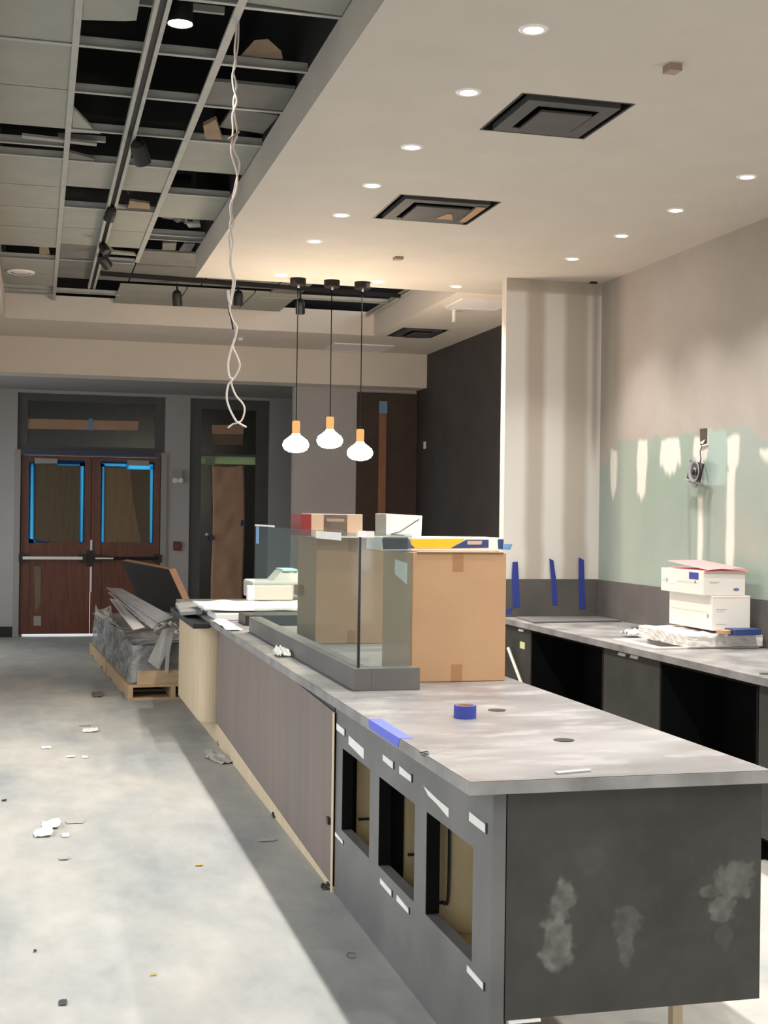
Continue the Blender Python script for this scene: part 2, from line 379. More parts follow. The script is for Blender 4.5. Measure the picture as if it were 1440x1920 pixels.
tile(2.05, 2.34, 11.1, 12.15, 'tile_dark')
tile(0, 0, 0, 0, cut=[(2.72, 10.75), (2.98, 10.72), (3.02, 11.0), (2.80, 11.05)])
# broken corners left in the openings, each its own scrap of tile
def scrap(pts, dz=.0, m='tile', up=(0, 0, .014)):
    MB().hexa([(x, y, G+.004+dz+(0 if len(p3) < 1 else p3[0])) for x, y, *p3 in pts], up).build('tile_scrap', M[m], gridc)
scrap([(.15, 6.9), (.16, 7.27), (.27, 7.27)]); scrap([(.15, 7.36), (.31, 7.34), (.31, 7.30), (.15, 7.30)])
scrap([(.15, 7.76), (.30, 7.88), (.30, 7.92), (.15, 7.92)], m='tile_dark'); scrap([(.30, 8.50), (.42, 8.46), (.44, 8.52), (.33, 8.56)], .03)
scrap([(.47, 8.98), (.56, 9.10), (.47, 9.12)], m='tile'); scrap([(.57, 8.9), (.70, 8.95), (.72, 9.12), (.57, 9.12)], .01, 'insul')
scrap([(.18, 8.30), (.30, 8.26), (.30, 8.34), (.18, 8.38)], .10, 'tile_dark')
scrap([(-.1, 7.5), (.3, 7.55), (.3, 7.6), (-.1, 7.56)], .0); scrap([(.0, 10.66), (.06, 10.6), (.08, 11.0), (.0, 11.05)], .02, 'insul')
scrap([(.52, 10.62), (.72, 10.66), (.75, 10.76), (.52, 10.74)], .0)
scrap([(1.0, 9.02+.5), (1.10, 9.5), (1.12, 9.62), (1.04, 9.66)], .02); scrap([(.80, 9.36), (.92, 9.34), (.9, 9.48), (.82, 9.5)], .05)
scrap([(.90, 10.18), (1.0, 10.14), (1.02, 10.42), (.92, 10.44)], .0, 'tile_dark'); scrap([(1.06, 10.15), (1.14, 10.14), (1.14, 10.42), (1.05, 10.44)], .0, 'tile_dark')
tag(MB().hexa([(.87, 6.03, G+.045), (1.06, 6.0, G+.042), (1.05, 5.98, G+.07), (.98, 5.93, G+.10), (.92, 5.93, G+.09)], (0, .03, .01)).build('insulation_scrap', M['insul']),
    'tan scrap of insulation lying in the open bay nearest the soffit top', 'insulation')
tag(MB().hexa([(.82, 7.0, G-.005), (.88, 6.95, G+.02), (.95, 7.22, G-.005), (.86, 7.24, G-.006)], (0, 0, .02)).build('insulation_scrap', M['insul']),
    'tan scrap of insulation hanging out of the slit opening beside the white cable', 'insulation')
def sheet(name, x0, x1, y0, y1, z, amp, m, label, cat, k):
    fn = lambda u, v: Vector((x0+(x1-x0)*u, y0+(y1-y0)*v, z+amp*(nz(u*3, v*3, 1.5, k)+.6*nz(u*7, v*7, 1.3, k+4))))
    tag(MB().grid(22, 18, fn, (0, 0, .004)).build(name, m, smooth=False), label, cat)
sheet('plastic_sheet', .78, 1.17, 5.45, 5.98, G+.30, .09, M['foil'], 'crumpled clear plastic sheeting above the open bay beside the soffit', 'plastic sheet', 3)
sheet('plastic_sheet', .48, .75, 8.62, 9.1, G+.14, .05, M['foil'], 'torn plastic sheeting in the small opening beside the track middle', 'plastic sheet', 5)
sheet('plastic_sheet', .80, 1.16, 9.3, 9.8, G+.12, .07, M['foil'], 'torn plastic sheeting in the opening near the far soffit corner', 'plastic sheet', 8)
for nm, x0, y0, x1, y1, lab in (('duct', -.3, 6.35, 1.17, 6.2, 'dim round duct crossing above the nearest open ceiling bays'), ('duct', -.3, 10.9, 1.17, 10.75, 'dim round duct crossing above the far ceiling openings')):
    tag(MB().tube([(x0, y0, G+.55), ((x0+x1)/2, (y0+y1)/2, G+.55), (x1, y1, G+.55)], .13, 16).build(nm, M['grey_metal'], smooth=True), lab, 'duct')
for y, z, k in ((5.5, .12, 0), (5.68, .10, 1)):
    tag(B(.38, .75, y, y+.02, G+z, G+z+.03).build('metal_channel', M['tee']), ('pale metal channel behind the lit can, farther from the tile edge' if k else 'pale metal channel above the lit can, nearer to the tile edge'), 'channel')
tag(MB().obox((.22, 7.62, G+.05), (.26, .03, .03), (0, 0, -.03)).build('metal_channel', M['tee']), 'short cut channel end lying across the left ceiling tee', 'channel')

# ------------------------------------------------------------------ lighting tracks with heads
def track_head(root, p, aim, lit, stem=True, L=.13, r=.045):
    p = Vector(p); a = Vector(aim).normalized()
    h = MB().lathe(p-a*L*.4, [(r*.55, 0), (r*.9, .02), (r, .05), (r, L), (r*.86, L), (r*.80, L-.012)], 20, a).build('spot_head', M['black'], root, smooth=False)
    MB().lathe(p-a*L*.4+a*(L-.010), [(r*.84, 0), (r*.84, .002)], 20, a).build('lens', M['spot_on'] if lit else M['grey_metal'], h)
    if stem: MB().tube([p+Vector((0, 0, .0)), p+Vector((0, 0, .05)), (p.x, p.y, G-.03)], .010).build('stem', M['black'], root)
tr = thing('lighting_track', (XB, 8.2, G-.04), 'long dark lighting track running away down the open grid ceiling', 'track light')
MB().box(XB-.032, XB-.014, 1.5, 12.2, G-.04, G-.008).box(XB+.014, XB+.032, 1.5, 12.2, G-.04, G-.008).build('rail', M['tee'], tr)
B(XB-.013, XB+.013, 1.5, 12.2, G-.032, G-.009).build('channel', M['black'], tr)
track_head(tr, (.51, 7.25, G-.09), (.25, .5, -.55), True)
track_head(tr, (.45, 8.9, G-.07), (-.2, .4, -.6), False, r=.035, L=.1)
track_head(tr, (.46, 10.1, G-.07), (.3, -.4, -.6), False, r=.035, L=.1)
track_head(tr, (.48, 10.55, G-.08), (.3, .4, -.3), False, r=.04, L=.12)
can = thing('track_can', (.545, 5.5, G-.03), 'lit white can light hanging at the edge of the first open bay', 'ceiling light')
MB().lathe((.545, 5.5, G-.03), [(.052, 0), (.052, .09), (.044, .09), (.044, .003)], 28, close=False).build('housing', M['black'], can)
MB().lathe((.545, 5.5, G-.028), [(.049, 0), (.049, .002)], 28).build('lens', M['lamp_on'], can)
make_spot((.545, 5.5, G-.04), SPOT_W*.35)
tr2 = thing('lighting_track', (1.9, 11.75, G-.04), 'black lighting track crossing the ceiling beyond the plaster soffit', 'track light')
MB().hexa([(.5, 11.5, G-.035), (.5, 11.53, G-.035), (3.2, 11.80, G-.035), (3.2, 11.77, G-.035)], (0, 0, .033)).build('channel', M['black'], tr2)
for px, py, aim in ((332, 556, (.1, .3, -1)), (447, 556, (0, .2, -1)), (563, 572, (.1, .4, -1))):
    p = atY(px, py, 11.72); track_head(tr2, p, aim, False, L=.13, r=.042)

# white recessed trim in the left tile
t = thing('recessed_trim', (-.15, 11.74, G-.006), 'wide unlit cream ceiling trim in the left tile row', 'ceiling light')
MB().lathe((-.15, 11.74, G-.016), [(.085, .004), (.10, 0), (.115, .006), (.118, .016)], 32, close=False).build('rim', M['white_pl'], t, smooth=True)
MB().lathe((-.15, 11.74, G-.010), [(.0001, .004), (.05, .002), (.092, .003), (.092, .01)], 32, close=True).build('dome', M['white_card'], t, smooth=True)

# ------------------------------------------------------------------ recessed downlights
ORD = ['first', 'second', 'third', 'fourth', 'fifth', 'sixth', 'seventh']
def dl(x, y, label):
    t = thing('downlight', (x, y, CZ), label, 'downlight', 'recessed downlights')
    MB().lathe((x, y, CZ-.006), [(.035, .004), (.041, 0), (.054, .002), (.058, .006)], 28, close=False).build('trim_ring', M['white_pl'], t, smooth=True)
    MB().lathe((x, y, CZ-.004), [(.036, 0), (.036, .003)], 28).build('lens', M['lamp_on'], t)
    return t
proto = dl(*ROW_A[0], 'first lit recessed downlight from the camera in the long left row')
def more(lst, f, start=0):
    for i, (x, y) in enumerate(lst): copy_thing(proto, (x, y, CZ), f(i+start))
more(ROW_A[1:], lambda i: ORD[i+1]+' lit recessed downlight from the camera in the long left row')
more(ROW_B, lambda i: ORD[i]+' lit recessed downlight from the camera in the row beside the right wall')
more(ROW_C, lambda i: ('lit recessed downlight just left of the pendant canopies', 'lit recessed downlight just right of the pendant canopies', 'lit recessed downlight alone between the canopies and the striped wall')[i])
more(NEAR, lambda i: 'recessed downlight %s before the nearest one shown in the %s row' % (('one', 'two', 'three', 'four')[i % 4], 'left' if i < 4 else 'right'))

M['louvre'] = mat('grey_vent_plate', (70, 70, 70), .6, .12, 6)
# ------------------------------------------------------------------ air vents in the plaster
def vent(v, label, torn=False, n=3):
    x0, x1, y0, y1 = v; t = thing('ceiling_vent', ((x0+x1)/2, (y0+y1)/2, CZ), label, 'vent', 'square ceiling vents')
    b = MB()
    for q in ((x0, x0+.012, y0, y1), (x1-.012, x1, y0, y1), (x0+.012, x1-.012, y0, y0+.012), (x0+.012, x1-.012, y1-.012, y1)): b.box(*q, CZ-.001, CZ+.19)
    b.box(x0, x1, y0, y1, CZ+.19, CZ+.195); b.build('vent_box', M['black'], t)
    for k in range(2):
        a = .05+.095*k; zo = CZ-.012-.016*k; O = (x0+a, x1-a, y0+a, y1-a); w = .07
        if k == 0: MB().holes(2, O[:2], O[2:], (zo, zo+.004), [(O[0]+w, O[1]-w, O[2]+w, O[3]-w)]).holes(2, O[:2], O[2:], (zo+.004, zo+.03), [(O[0]+.004, O[1]-.004, O[2]+.004, O[3]-.004)]).build('louvre', M['louvre'], t)
        else: B(*O, zo, zo+.010).build('centre_plate', M['louvre'], t)
    if torn:
        MB().hexa([(x1-.28, y0+.40, CZ-.034), (x1-.17, y0+.40, CZ-.034), (x1-.22, y0+.26, CZ-.034), (x1-.25, y0+.26, CZ-.034)], (0, 0, .006)).build('paper_scrap', M['card'], t)
        MB().hexa([(x1-.115, y0+.10, CZ-.019), (x1-.06, y0+.10, CZ-.019), (x1-.055, y0+.50, CZ-.019), (x1-.10, y0+.50, CZ-.019)], (0, 0, .005)).build('paper_strip', M['card'], t)
    return t
vent(V1, 'large dark square air vent nearest the camera in the plaster ceiling')
vent(V2, 'dark square air vent with tan paper scraps inside', True)
vent(V3, 'dark square air vent above the charcoal wall in the far ceiling')
def card(name, x, y, s, m, label, cat, z=CZ, h=.006): return tag(MB().obox((x, y, z-h/2), (s, s*1.1, h), (0, 0, .05)).build(name, M[m]), label, cat)
M['cover'] = mat('grey_pink_cover', (158, 136, 124), .7)
card('cover_plate', 2.47, 4.94, .055, 'cover', 'small square cover plate on the ceiling near the biggest vent', 'cover plate', h=.03)
card('cover_plate', 2.47, 9.17, .06, 'cover', 'small square cover plate on the ceiling above the pendant canopies', 'cover plate', h=.02)
tag(B(4.15, 4.2, 9.63, 9.67, CZ-.012, CZ).build('wall_stub', M['black']), 'tiny black stub at the ceiling corner above the striped wall', 'stub')
M['panel_w'] = mat('white_access_panel', (236, 232, 236), .5)
for (x0, x1, y0, y1), lab in (((3.45, 3.92, 10.72, 11.2), 'white square ceiling panel close behind the striped partition'), ((3.06, 3.72, 13.93, 14.58), 'white square ceiling panel just in front of the dropped beam')):
    t = thing('ceiling_panel', ((x0+x1)/2, (y0+y1)/2, CZ), lab, 'ceiling panel', 'flat white ceiling panels')
    MB().holes(2, (x0, x1), (y0, y1), (CZ-.012, CZ), [(x0+.02, x1-.02, y0+.02, y1-.02)]).build('frame', M['white_pl'], t)
    B(x0+.02, x1-.02, y0+.02, y1-.02, CZ-.008, CZ-.001).build('diffuser', M['panel_w'], t)
t = thing('sprinkler_head', (3.58, 11.35, CZ), 'small white sprinkler pipe hanging beside the nearer white ceiling panel', 'sprinkler')
MB().lathe((3.58, 11.35, CZ-.10), [(.014, 0), (.018, .01), (.018, .095), (.035, .1)], 14).build('pipe', M['white_pl'], t)
MB().lathe((3.58, 11.35, CZ-.107), [(.022, 0), (.022, .006)], 14).build('deflector', M['white_pl'], t)
tag(MB().lathe((2.05, 13.9, CZ-.03), [(.02, 0), (.03, .01), (.035, .03)], 16).build('smoke_sensor', M['white_pl'], smooth=True), 'small round white sensor on the ceiling before the beam', 'sensor')

# ------------------------------------------------------------------ pendants
def pendant(x, y, ztop, label):
    t = thing('pendant_lamp', (x, y, CZ), label, 'pendant lamp', 'glowing pendant lamps')
    MB().lathe((x, y, CZ-.055), [(.058, 0), (.062, .004), (.062, .055)], 28).build('canopy', M['bronze'], t)
    MB().lathe((x, y-.02, CZ-.075), [(.008, 0), (.008, .02)], 10).build('cord_grip', M['white_pl'], t)
    MB().tube([(x, y, CZ-.05), (x, y, (CZ+ztop)/2), (x, y, ztop)], .004, 6).build('cord', M['cord'], t)
    MB().lathe((x, y, ztop-.11), [(.030, 0), (.031, .10), (.026, .11)], 20).build('socket', M['amber_lit'], t, smooth=False)
    z = ztop-.10
    prof = [(.030, 0), (.036, -.012), (.062, -.032), (.090, -.054), (.102, -.080), (.100, -.100), (.086, -.124), (.058, -.140), (.025, -.147), (.001, -.148)]
    MB().lathe((x, y, z), prof[::-1], 32).build('globe', M['globe'], t, smooth=True)
pendant(1.955, 10.25, 2.41, 'glowing white pendant globe on the left of the three')
pendant(2.225, 10.25, 2.45, 'glowing white pendant globe in the middle, hung highest')
pendant(2.47, 10.25, 2.36, 'glowing white pendant globe hung lowest, nearest the brown panel')

# ------------------------------------------------------------------ hanging white cable
cb = thing('hanging_cable', (.79, 5.51, G), 'twisted white cable pair dangling from the ceiling grid, ends splayed', 'cable')
def pix(pts, Y=5.51): return [atY(x, y, Y) for x, y in pts]
def smooth_path(P, n=6):
    out = []
    for i in range(len(P)-1):
        p0, p1, p2, p3 = P[max(i-1, 0)], P[i], P[i+1], P[min(i+2, len(P)-1)]
        for k in range(n):
            t = k/n; out.append(.5*((2*p1)+(p2-p0)*t+(2*p0-5*p1+4*p2-p3)*t*t+(3*p1-p0-3*p2+p3)*t**3))
    return out+[P[-1]]
a = [(444,28),(443,60),(440,95),(442,120),(436,140),(438,165),(444,190),(436,215),(437,245),(433,280),(437,300),(445,330),(442,360),(432,385),(433,410),(431,425),(436,455),(431,490),(437,530),(430,575),(436,600),(444,615),(439,640),(435,650),(428,680),(430,705),(436,712),(428,722),(425,745),(430,765),(440,785),(446,792),(462,801)]
b = [(448,40),(446,90),(438,130),(444,160),(438,190),(441,218),(445,250),(438,275),(448,300),(449,315),(444,335),(437,370),(434,395),(438,420),(429,440),(433,475),(434,500),(441,527),(436,555),(431,580),(432,595),(438,612),(443,625),(437,648),(446,670),(450,686),(442,705),(434,716),(442,740),(456,757),(459,770),(454,787),(445,793),(437,795),(428,802)]
MB().tube(smooth_path(pix(a)), .0042, 8).build('strand', M['wire'], cb, smooth=True)
MB().tube(smooth_path([p+Vector((0, .006, 0)) for p in pix(b)]), .0038, 8).build('strand', M['wire'], cb, smooth=True)
MB().tube(smooth_path(pix([(428,545),(429,560),(433,572)])), .006, 8).build('splice', M['wire'], cb, smooth=True)
MB().tube(smooth_path(pix([(429,575),(430,586),(434,600),(437,618)])), .0035, 8).build('dark_wire', M['seal'], cb, smooth=True)
MB().tube(pix([(428,262),(438,255),(449,247)]), .005, 8).build('twist_tie', M['insul'], cb, smooth=True)

# ------------------------------------------------------------------ walls
WX = 4.27; CY = 9.70
M['vc_wall'] = vcmat('patched_wallboard', bump=.04); M['vc_pan'] = vcmat('dusty_laminate', .5, .02, 30, .4); M['vc_top'] = vcmat('dusty_laminate_top', .38, .03, 30, .5)
# right wall: primer above, green wallboard and joint compound below
Y0w, Z0w = 4.6, .9
STREAK = [(9.44, 2.21, 1.83, .055), (8.95, 2.26, 1.80, .075), (8.50, 2.25, 1.98, .16), (8.07, 2.24, 2.02, .10), (8.05, 1.85, 1.2, .035), (7.64, 2.22, 1.95, .075), (7.66, 2.0, 1.2, .05), (7.17, 2.12, 2.0, .15), (6.3, 2.2, 1.5, .1)]
def wallcol(u, v):
    y = Y0w+(CY-Y0w)*u; z = Z0w+(CZ-Z0w)*v
    top = 2.265+.03*nz(y, 0, 2.2, 1)+.03*nz(y, 0, 9, 2)-.17*sst(9.3, 9.65, y)-.10*sst(7.5, 7.2, y)
    prim = mix((160, 151, 142), (176, 169, 162), .5+fbm(y, z, .9, 3)*.5)
    prim = mix(prim, (176, 168, 154), .6*sst(.10, .0, abs(y-9.5)-.1*z*0))
    green = mix((142, 157, 146), (161, 169, 161), .5+fbm(y, z, .8, 9)*.5)
    if 7.72 < y < 8.0 and z > 1.9: green = mix(green, (172, 196, 188), .6)
    c = mix(green, prim, sst(-.012, .012, z-top))
    for yc, zt, zb, w in STREAK:
        ww = w*(1+.25*nz(z, yc, 5, 4))
        e = sst(ww+.012, ww-.012, abs(y-yc+.02*nz(z, yc, 2, 7)))
        tip = zb+.09*abs(y-yc)/w+.05*nz(y, yc, 22, 2)
        e *= sst(tip-.03, tip+.03, z)*sst(zt+.01, zt-.02, z-(.03*nz(y, 0, 9, 2)))
        c = mix(c, (226, 220, 211), .95*e)
    for yc, w in ((8.22, .03), (7.93, .035)):
        c = mix(c, (128, 134, 126), .55*sst(w, .01, abs(y-yc+.05*(1.9-z)*(1 if yc > 8 else -.6)))*sst(1.3, 1.5, z)*sst(2.0, 1.85, z))
    return c
wr = struct(painted('wall_right', M['vc_wall'], 300, 160, lambda u, v: Vector((WX, Y0w+(CY-Y0w)*u, Z0w+(CZ-Z0w)*v)), wallcol))
struct(B(WX+.001, WX+.15, YB, 10.4, 0, CZ).build('wall_right', M['paint']))
struct(B(WX-.0, WX+.01, YB, Y0w, 0, CZ).build('wall_right', M['paint']))
# striped end partition
def colcol(u, v):
    x = 3.48+(WX-3.48)*u; z = .9+(CZ-.9)*v; w = .012*nz(z, 0, 1.2, 3)+.012*nz(z, 0, 4, 5)
    s = lambda a, b, f=.035: sst(a-f, a+f, x+w)*sst(b+f, b-f, x+w)
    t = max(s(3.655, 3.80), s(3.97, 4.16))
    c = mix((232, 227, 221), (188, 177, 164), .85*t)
    c = mix(c, (150, 138, 124), .5*sst(.05, .0, abs(x-4.22))*sst(2.0, 2.4, z))  # shade in the upper wall corner painted into the colour
    c = mix(c, (176, 164, 148), .8*sst(CZ-.11, CZ-.08, z))  # band of ceiling shade painted along the top
    return c
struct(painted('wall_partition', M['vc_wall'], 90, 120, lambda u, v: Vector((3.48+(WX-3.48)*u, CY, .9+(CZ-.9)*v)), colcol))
M['edge_white'] = mat('white_corner_bead', (196, 190, 182), .7)
struct(MB().box(3.48, WX, CY+.001, CY+.10, 0, CZ-.0005).box(3.48, WX, CY, CY+.002, 0, .9).build('wall_partition', M['edge_white']))
# charcoal side wall beyond, entry partition, end wall
struct(B(4.29, 4.45, CY+.1, 15.0, 0, CZ-.001).build('wall_dark', M['dark_wall']))
struct(B(4.29, 4.45, 15.0, YE+.2, 0, 3.3).build('wall_dark', M['dark_wall']))
struct(B(2.84, 4.285, 15.0, 15.14, 0, 3.30).build('wall_entry', M['grey_wall']))
bp = thing('brown_board', (3.8, 14.97, 0), 'tall dark brown panel at the right end of the entry partition', 'panel')
B(3.57, 4.285, 14.965, 14.998, 0, 3.10).build('board', M['brown_dark'], bp)
M['strip_wood'] = mat('copper_brown_strip', (142, 98, 72), .6, .12, 4)
p0, p1 = atY(711, 765, 14.95), atY(722, 970, 14.95)
sp = thing('wood_strip', (p0.x+.03, 14.95, 1.0), 'narrow copper-brown strip standing against the dark brown panel', 'wood strip')
B(p0.x, p1.x, 14.94, 14.964, .9, p0.z).build('strip', M['strip_wood'], sp)
M['tape_pale'] = mat('pale_blue_tape', (108, 150, 190), .6)
B(p0.x-.005, p1.x+.005, 14.934, 14.9395, p0.z-.06, p0.z+.08).build('tape', M['tape_pale'], sp)
LX0, LX1, DX0, DX1 = -.25, 1.70, -.19, 1.64
SW = (2.04, 3.14)
struct(MB().holes(1, (XL, 4.285), (0, 3.3), (YE, YE+.16), [(DX0-.04, DX1+.04, -1, 2.48), (LX0, LX1, 2.50, 3.26), (SW[0], SW[1], .30, 3.26)]).build('wall_end', M['grey_wall']))
struct(MB().holes(0, (YB, YE), (0, 4.5), (XL-.15, XL), [(-2, 2.5, .2, 2.8), (4.0, 7.4, .1, 2.8), (7.6, 11.2, .1, 2.8), (14.8, 17.6, .6, 2.8)]).build('wall_left', M['paint']))
struct(MB().holes(1, (XL, 4.45), (0, 4.5), (YB-.15, YB), [(-2.6, 3.9, .4, 2.9)]).build('wall_back', M['paint']))
struct(B(XL, DX0-.09, YE-.015, YE, 0, .14).build('baseboard_end', M['base_dk']))
# ------------------------------------------------------------------ double doors
fr = struct(MB().box(DX0-.09, DX0-.012, YE-.03, YE+.16, 0, 2.499).box(DX0-.012, DX0+.03, YE+.07, YE+.16, 0, 2.43).box(DX1-.03, DX1+.012, YE+.07, YE+.16, 0, 2.43).box(DX1+.012, DX1+.09, YE-.03, YE+.16, 0, 2.499).build('door_frame', M['white_trim']))
struct(B(DX0-.012, DX1+.012, YE-.01, YE+.16, 2.43, 2.50).build('door_frame', M['frame_dk']))
def door(x0, x1, n, gx, label_):
    d = bpy.data.objects.new('door_%d' % n, None); C.objects.link(d); d.location = ((x0+x1)/2, YE, 0); d['kind'] = 'structure'
    y0, y1 = YE+.02, YE+.065; z0, z1 = .035, 2.425; g0, g1, gz0, gz1 = gx[0], gx[1], 1.27, atY((x0+x1)*80+60, 870, YE).z
    for q in ((x0, g0, z0, z1), (g1, x1, z0, z1)): B(q[0], q[1], y0, y1, q[2], q[3]).build('stile', M['door_wood'], d, bevel=.004)
    B(g0, g1, y0, y1, gz1, z1).build('rail', M['door_wood'], d); B(g0, g1, y0, y1, .98, gz0).build('rail', M['door_wood'], d)
    B(g0, g1, y0+.008, y1-.008, z0, .98).build('lower_panel', M['door_wood'], d)
    B(g0, g1, y0+.02, y0+.026, gz0, gz1).build('pane', M['glasswin'], d)
    ym = y0-.001
    return d, g0, g1, gz0, gz1, y0
def thinq(px, Y, th=.003):
    return MB().hexa([atY(x, y, Y) for x, y in px], (0, th, 0))
xm = .724
gxp = lambda a, b: (atY(a, 950, YE+.02).x, atY(b, 950, YE+.02).x)
d1, *_ = door(DX0, xm-.003, 1, gxp(57.5, 155.5), '')
d2, *_ = door(xm+.003, DX1, 2, gxp(191.5, 285.5), '')
B(xm-.03, xm+.03, YE+.066, YE+.075, 1.28, 2.425).build('astragal', M['door_wood'], d1)
yp = YE+.016
thinq([(62,862),(108,862),(108,872),(152,873),(151,1021),(85,1021),(62,1013)], YE+.036).build('paper_cover', M['kraft_gl'], d1)
thinq([(112,873),(151,873),(150,1020),(116,1020)], YE+.0325).build('paper_cover', M['kraft_gl'], d1)
thinq([(195,873),(239,874),(239,879),(282,880),(281,1022),(194,1022)], YE+.036).build('paper_cover', M['kraft_gl'], d2)
thinq([(196,876),(245,880),(250,940),(265,1021),(195,1021)], YE+.0325).build('paper_cover', M['kraft_gl2'], d2)
def tape(px, d, m='tape_glow', Y=YE+.017): thinq(px, Y, .002).build('tape_strip', M[m], d)
tape([(54,866),(65.5,866),(63,1019),(53,1018)], d1); tape([(106,863),(159,864),(159,874),(106,873)], d1)
tape([(150,868),(159,868),(158,1018),(148,1018)], d1); tape([(54,1010),(76,1014),(100,1017),(54,1018)], d1)
tape([(188,865),(242,866),(242,876),(188,875)], d2); tape([(236,866),(290,867),(290,881),(236,880)], d2, Y=YE+.0145)
tape([(189,870),(196,870),(195,1018),(188,1018)], d2); tape([(281,874),(289,874),(287,1019),(281,1018)], d2)
for d, q in ((d1, [(65,858),(108,860),(108,869),(65,869)]), (d2, [(239,862),(280,864),(280,873),(239,872)])):
    P = [atY(x, y, YE-.03) for x, y in q]; MB().hexa(P, (0, .05, 0)).build('door_closer', M['white_trim'], d, bevel=.004)
for d, x0, x1, m in ((d1, DX0+.03, .62, 'white_pl'), (d2, xm+.1, DX1-.02, 'bronze')):
    b = B(x0, x1, YE-.06, YE-.015, 1.035, 1.075).build('push_bar', M[m], d, bevel=.006)
    for x in (x0, x1): B(x-.05, x+.05, YE-.05, YE+.02, 1.0, 1.11).build('bar_mount', M['black'], b)
B(xm+.06, xm+.30, YE-.066, YE-.06, 1.045, 1.065).build('bar_label', M['white_pl'], d2)
B(xm-.05, xm+.03, YE-.005, YE+.02, .94, 1.16).build('latch', M['black'], d1)
B(xm-.006, xm+.02, YE+.0, YE+.02, .60, 1.30).build('edge_strip', M['white_pl'], d2)
thinq([(64,1062),(77,1062),(76,1130),(66,1150)], YE+.021, .006).build('scuffed_strip', M['kraft_dk'], d1)
thinq([(63,1155),(77,1155),(77,1173),(63,1173)], YE+.015, .012).build('stop_plate', M['white_trim'], d1)
# transom window
w1 = bpy.data.objects.new('window_1', None); C.objects.link(w1); w1.location = (.72, YE, 2.5); w1['kind'] = 'structure'
MB().holes(1, (LX0, LX1), (2.50, 3.26), (YE+.06, YE+.14), [(LX0+.13, LX1-.13, 2.56, 3.16)]).build('window_frame', M['frame_dk'], w1)
B(LX0+.13, LX1-.13, YE+.09, YE+.10, 2.56, 3.16).build('pane', M['pane_dk'], w1)
P = [atY(x, y, YE+.088) for x, y in ((50,785),(260,790),(258,807),(52,804))]
MB().hexa(P, (0, .002, 0)).build('paper_strip', M['kraft'], w1)
for px in (46, 167): thinq([(px,784),(px+8,786),(px+6,808),(px-2,806)], YE+.084, .003).build('tape_strip', M['tape_pale'], w1)
M['tape_dull'] = mat('dull_blue_tape', (52, 66, 104), .6)
thinq([(44,844),(290,850),(290,855),(44,850)], YE-.014, .003).build('tape_strip', M['tape_dull'], w1)
# side window with kraft paper
w2 = bpy.data.objects.new('window_2', None); C.objects.link(w2); w2.location = (2.6, YE, .3); w2['kind'] = 'structure'
fz = 2.475
MB().holes(1, SW, (.30, 3.26), (YE+.03, YE+.12), [(SW[0]+.16, SW[1]-.18, .4, fz), (SW[0]+.16, SW[1]-.18, fz+.03, 3.12)]).build('window_frame', M['frame_dk'], w2)
B(SW[0]+.16, SW[1]-.18, YE+.08, YE+.09, fz+.03, 3.12).build('pane', M['pane_dk'], w2)
B(SW[0]+.16, SW[1]-.18, YE+.08, YE+.09, .4, fz-.11).build('pane', M['pane_dk'], w2)
B(SW[0]+.16, SW[1]-.18, YE+.08, YE+.085, fz-.11, fz).build('pane', M['green_glow'], w2)  # green outdoor light in the window gap, coloured into a translucent strip
thinq([(397,797),(457,797),(456,815),(398,814)], YE+.076).build('paper_cover', M['kraft'], w2)
thinq([(399,815),(456,816),(455,834),(400,834)], YE+.076).build('paper_cover', M['kraft_dk'], w2)
pc = MB().grid(14, 40, lambda u, v: atY(397+60*u+2*math.sin(v*5), 872+(1138-872)*v+3*math.sin(u*3.1)*(v < .02), YE+.03)+Vector((0, .016*nz(u*2, v*6, 1.4, 2)+.010*nz(u*4+v*9, v*5, 1.2, 6), 0)), (0, .003, 0))
pc.build('paper_cover', M['kraft'], w2, smooth=True)
thinq([(385,856),(404,856),(402,872),(384,872)], YE+.008).build('tape_strip', M['green_glow'], w2)
for q in ([(392,1005),(400,1003),(402,1012),(393,1014)], [(452,975),(460,975),(459,985),(451,986)]): thinq(q, YE+.004, .003).build('tape_strip', M['tape_dull'], w2)
tag(MB().lathe(atY(388, 1002, YE+.0), [(.012, 0), (.02, .01), (.02, .05), (.012, .06)], 14, (0, 1, 0)).build('door_knob', M['steel'], w2), '', '') if False else MB().lathe(atY(388, 1002, YE-.02), [(.014, 0), (.024, .012), (.024, .03), (.012, .055)], 14, (0, 1, 0)).build('latch_knob', M['steel'], w2)
# emergency light, fire alarm
el = thing('emergency_light', atY(333, 895, YE), 'pale twin-head emergency light on the wall right of the doors', 'emergency light')
thinq([(324,881),(343,881),(342,897),(325,897)], YE-.06, .058).build('body', M['white_trim'], el, bevel=.006)
for px in (328, 338): MB().lathe(atY(px, 900, YE-.03), [(.02, 0), (.035, .02), (.04, .05), (.03, .052)], 16, (0, -1, -.2)).build('lamp_head', M['white_pl'], el, smooth=True)
fa = thing('fire_alarm', atY(332, 1024, YE), 'dark red fire alarm pull box between the doors and the papered window', 'fire alarm')
thinq([(325,1015),(340,1016),(340,1033),(325,1032)], YE-.04, .038).build('case', M['red_alarm'], fa, bevel=.006)
thinq([(329,1022),(336,1022),(336,1026),(329,1026)], YE-.05, .012).build('handle', M['red'], fa)
# small white sensor clip on charcoal wall
tag(B(4.275, 4.289, 14.6, 14.66, 2.45, 2.53).build('wall_clip', M['white_pl']), 'tiny white clip high on the charcoal wall under the beam', 'clip')

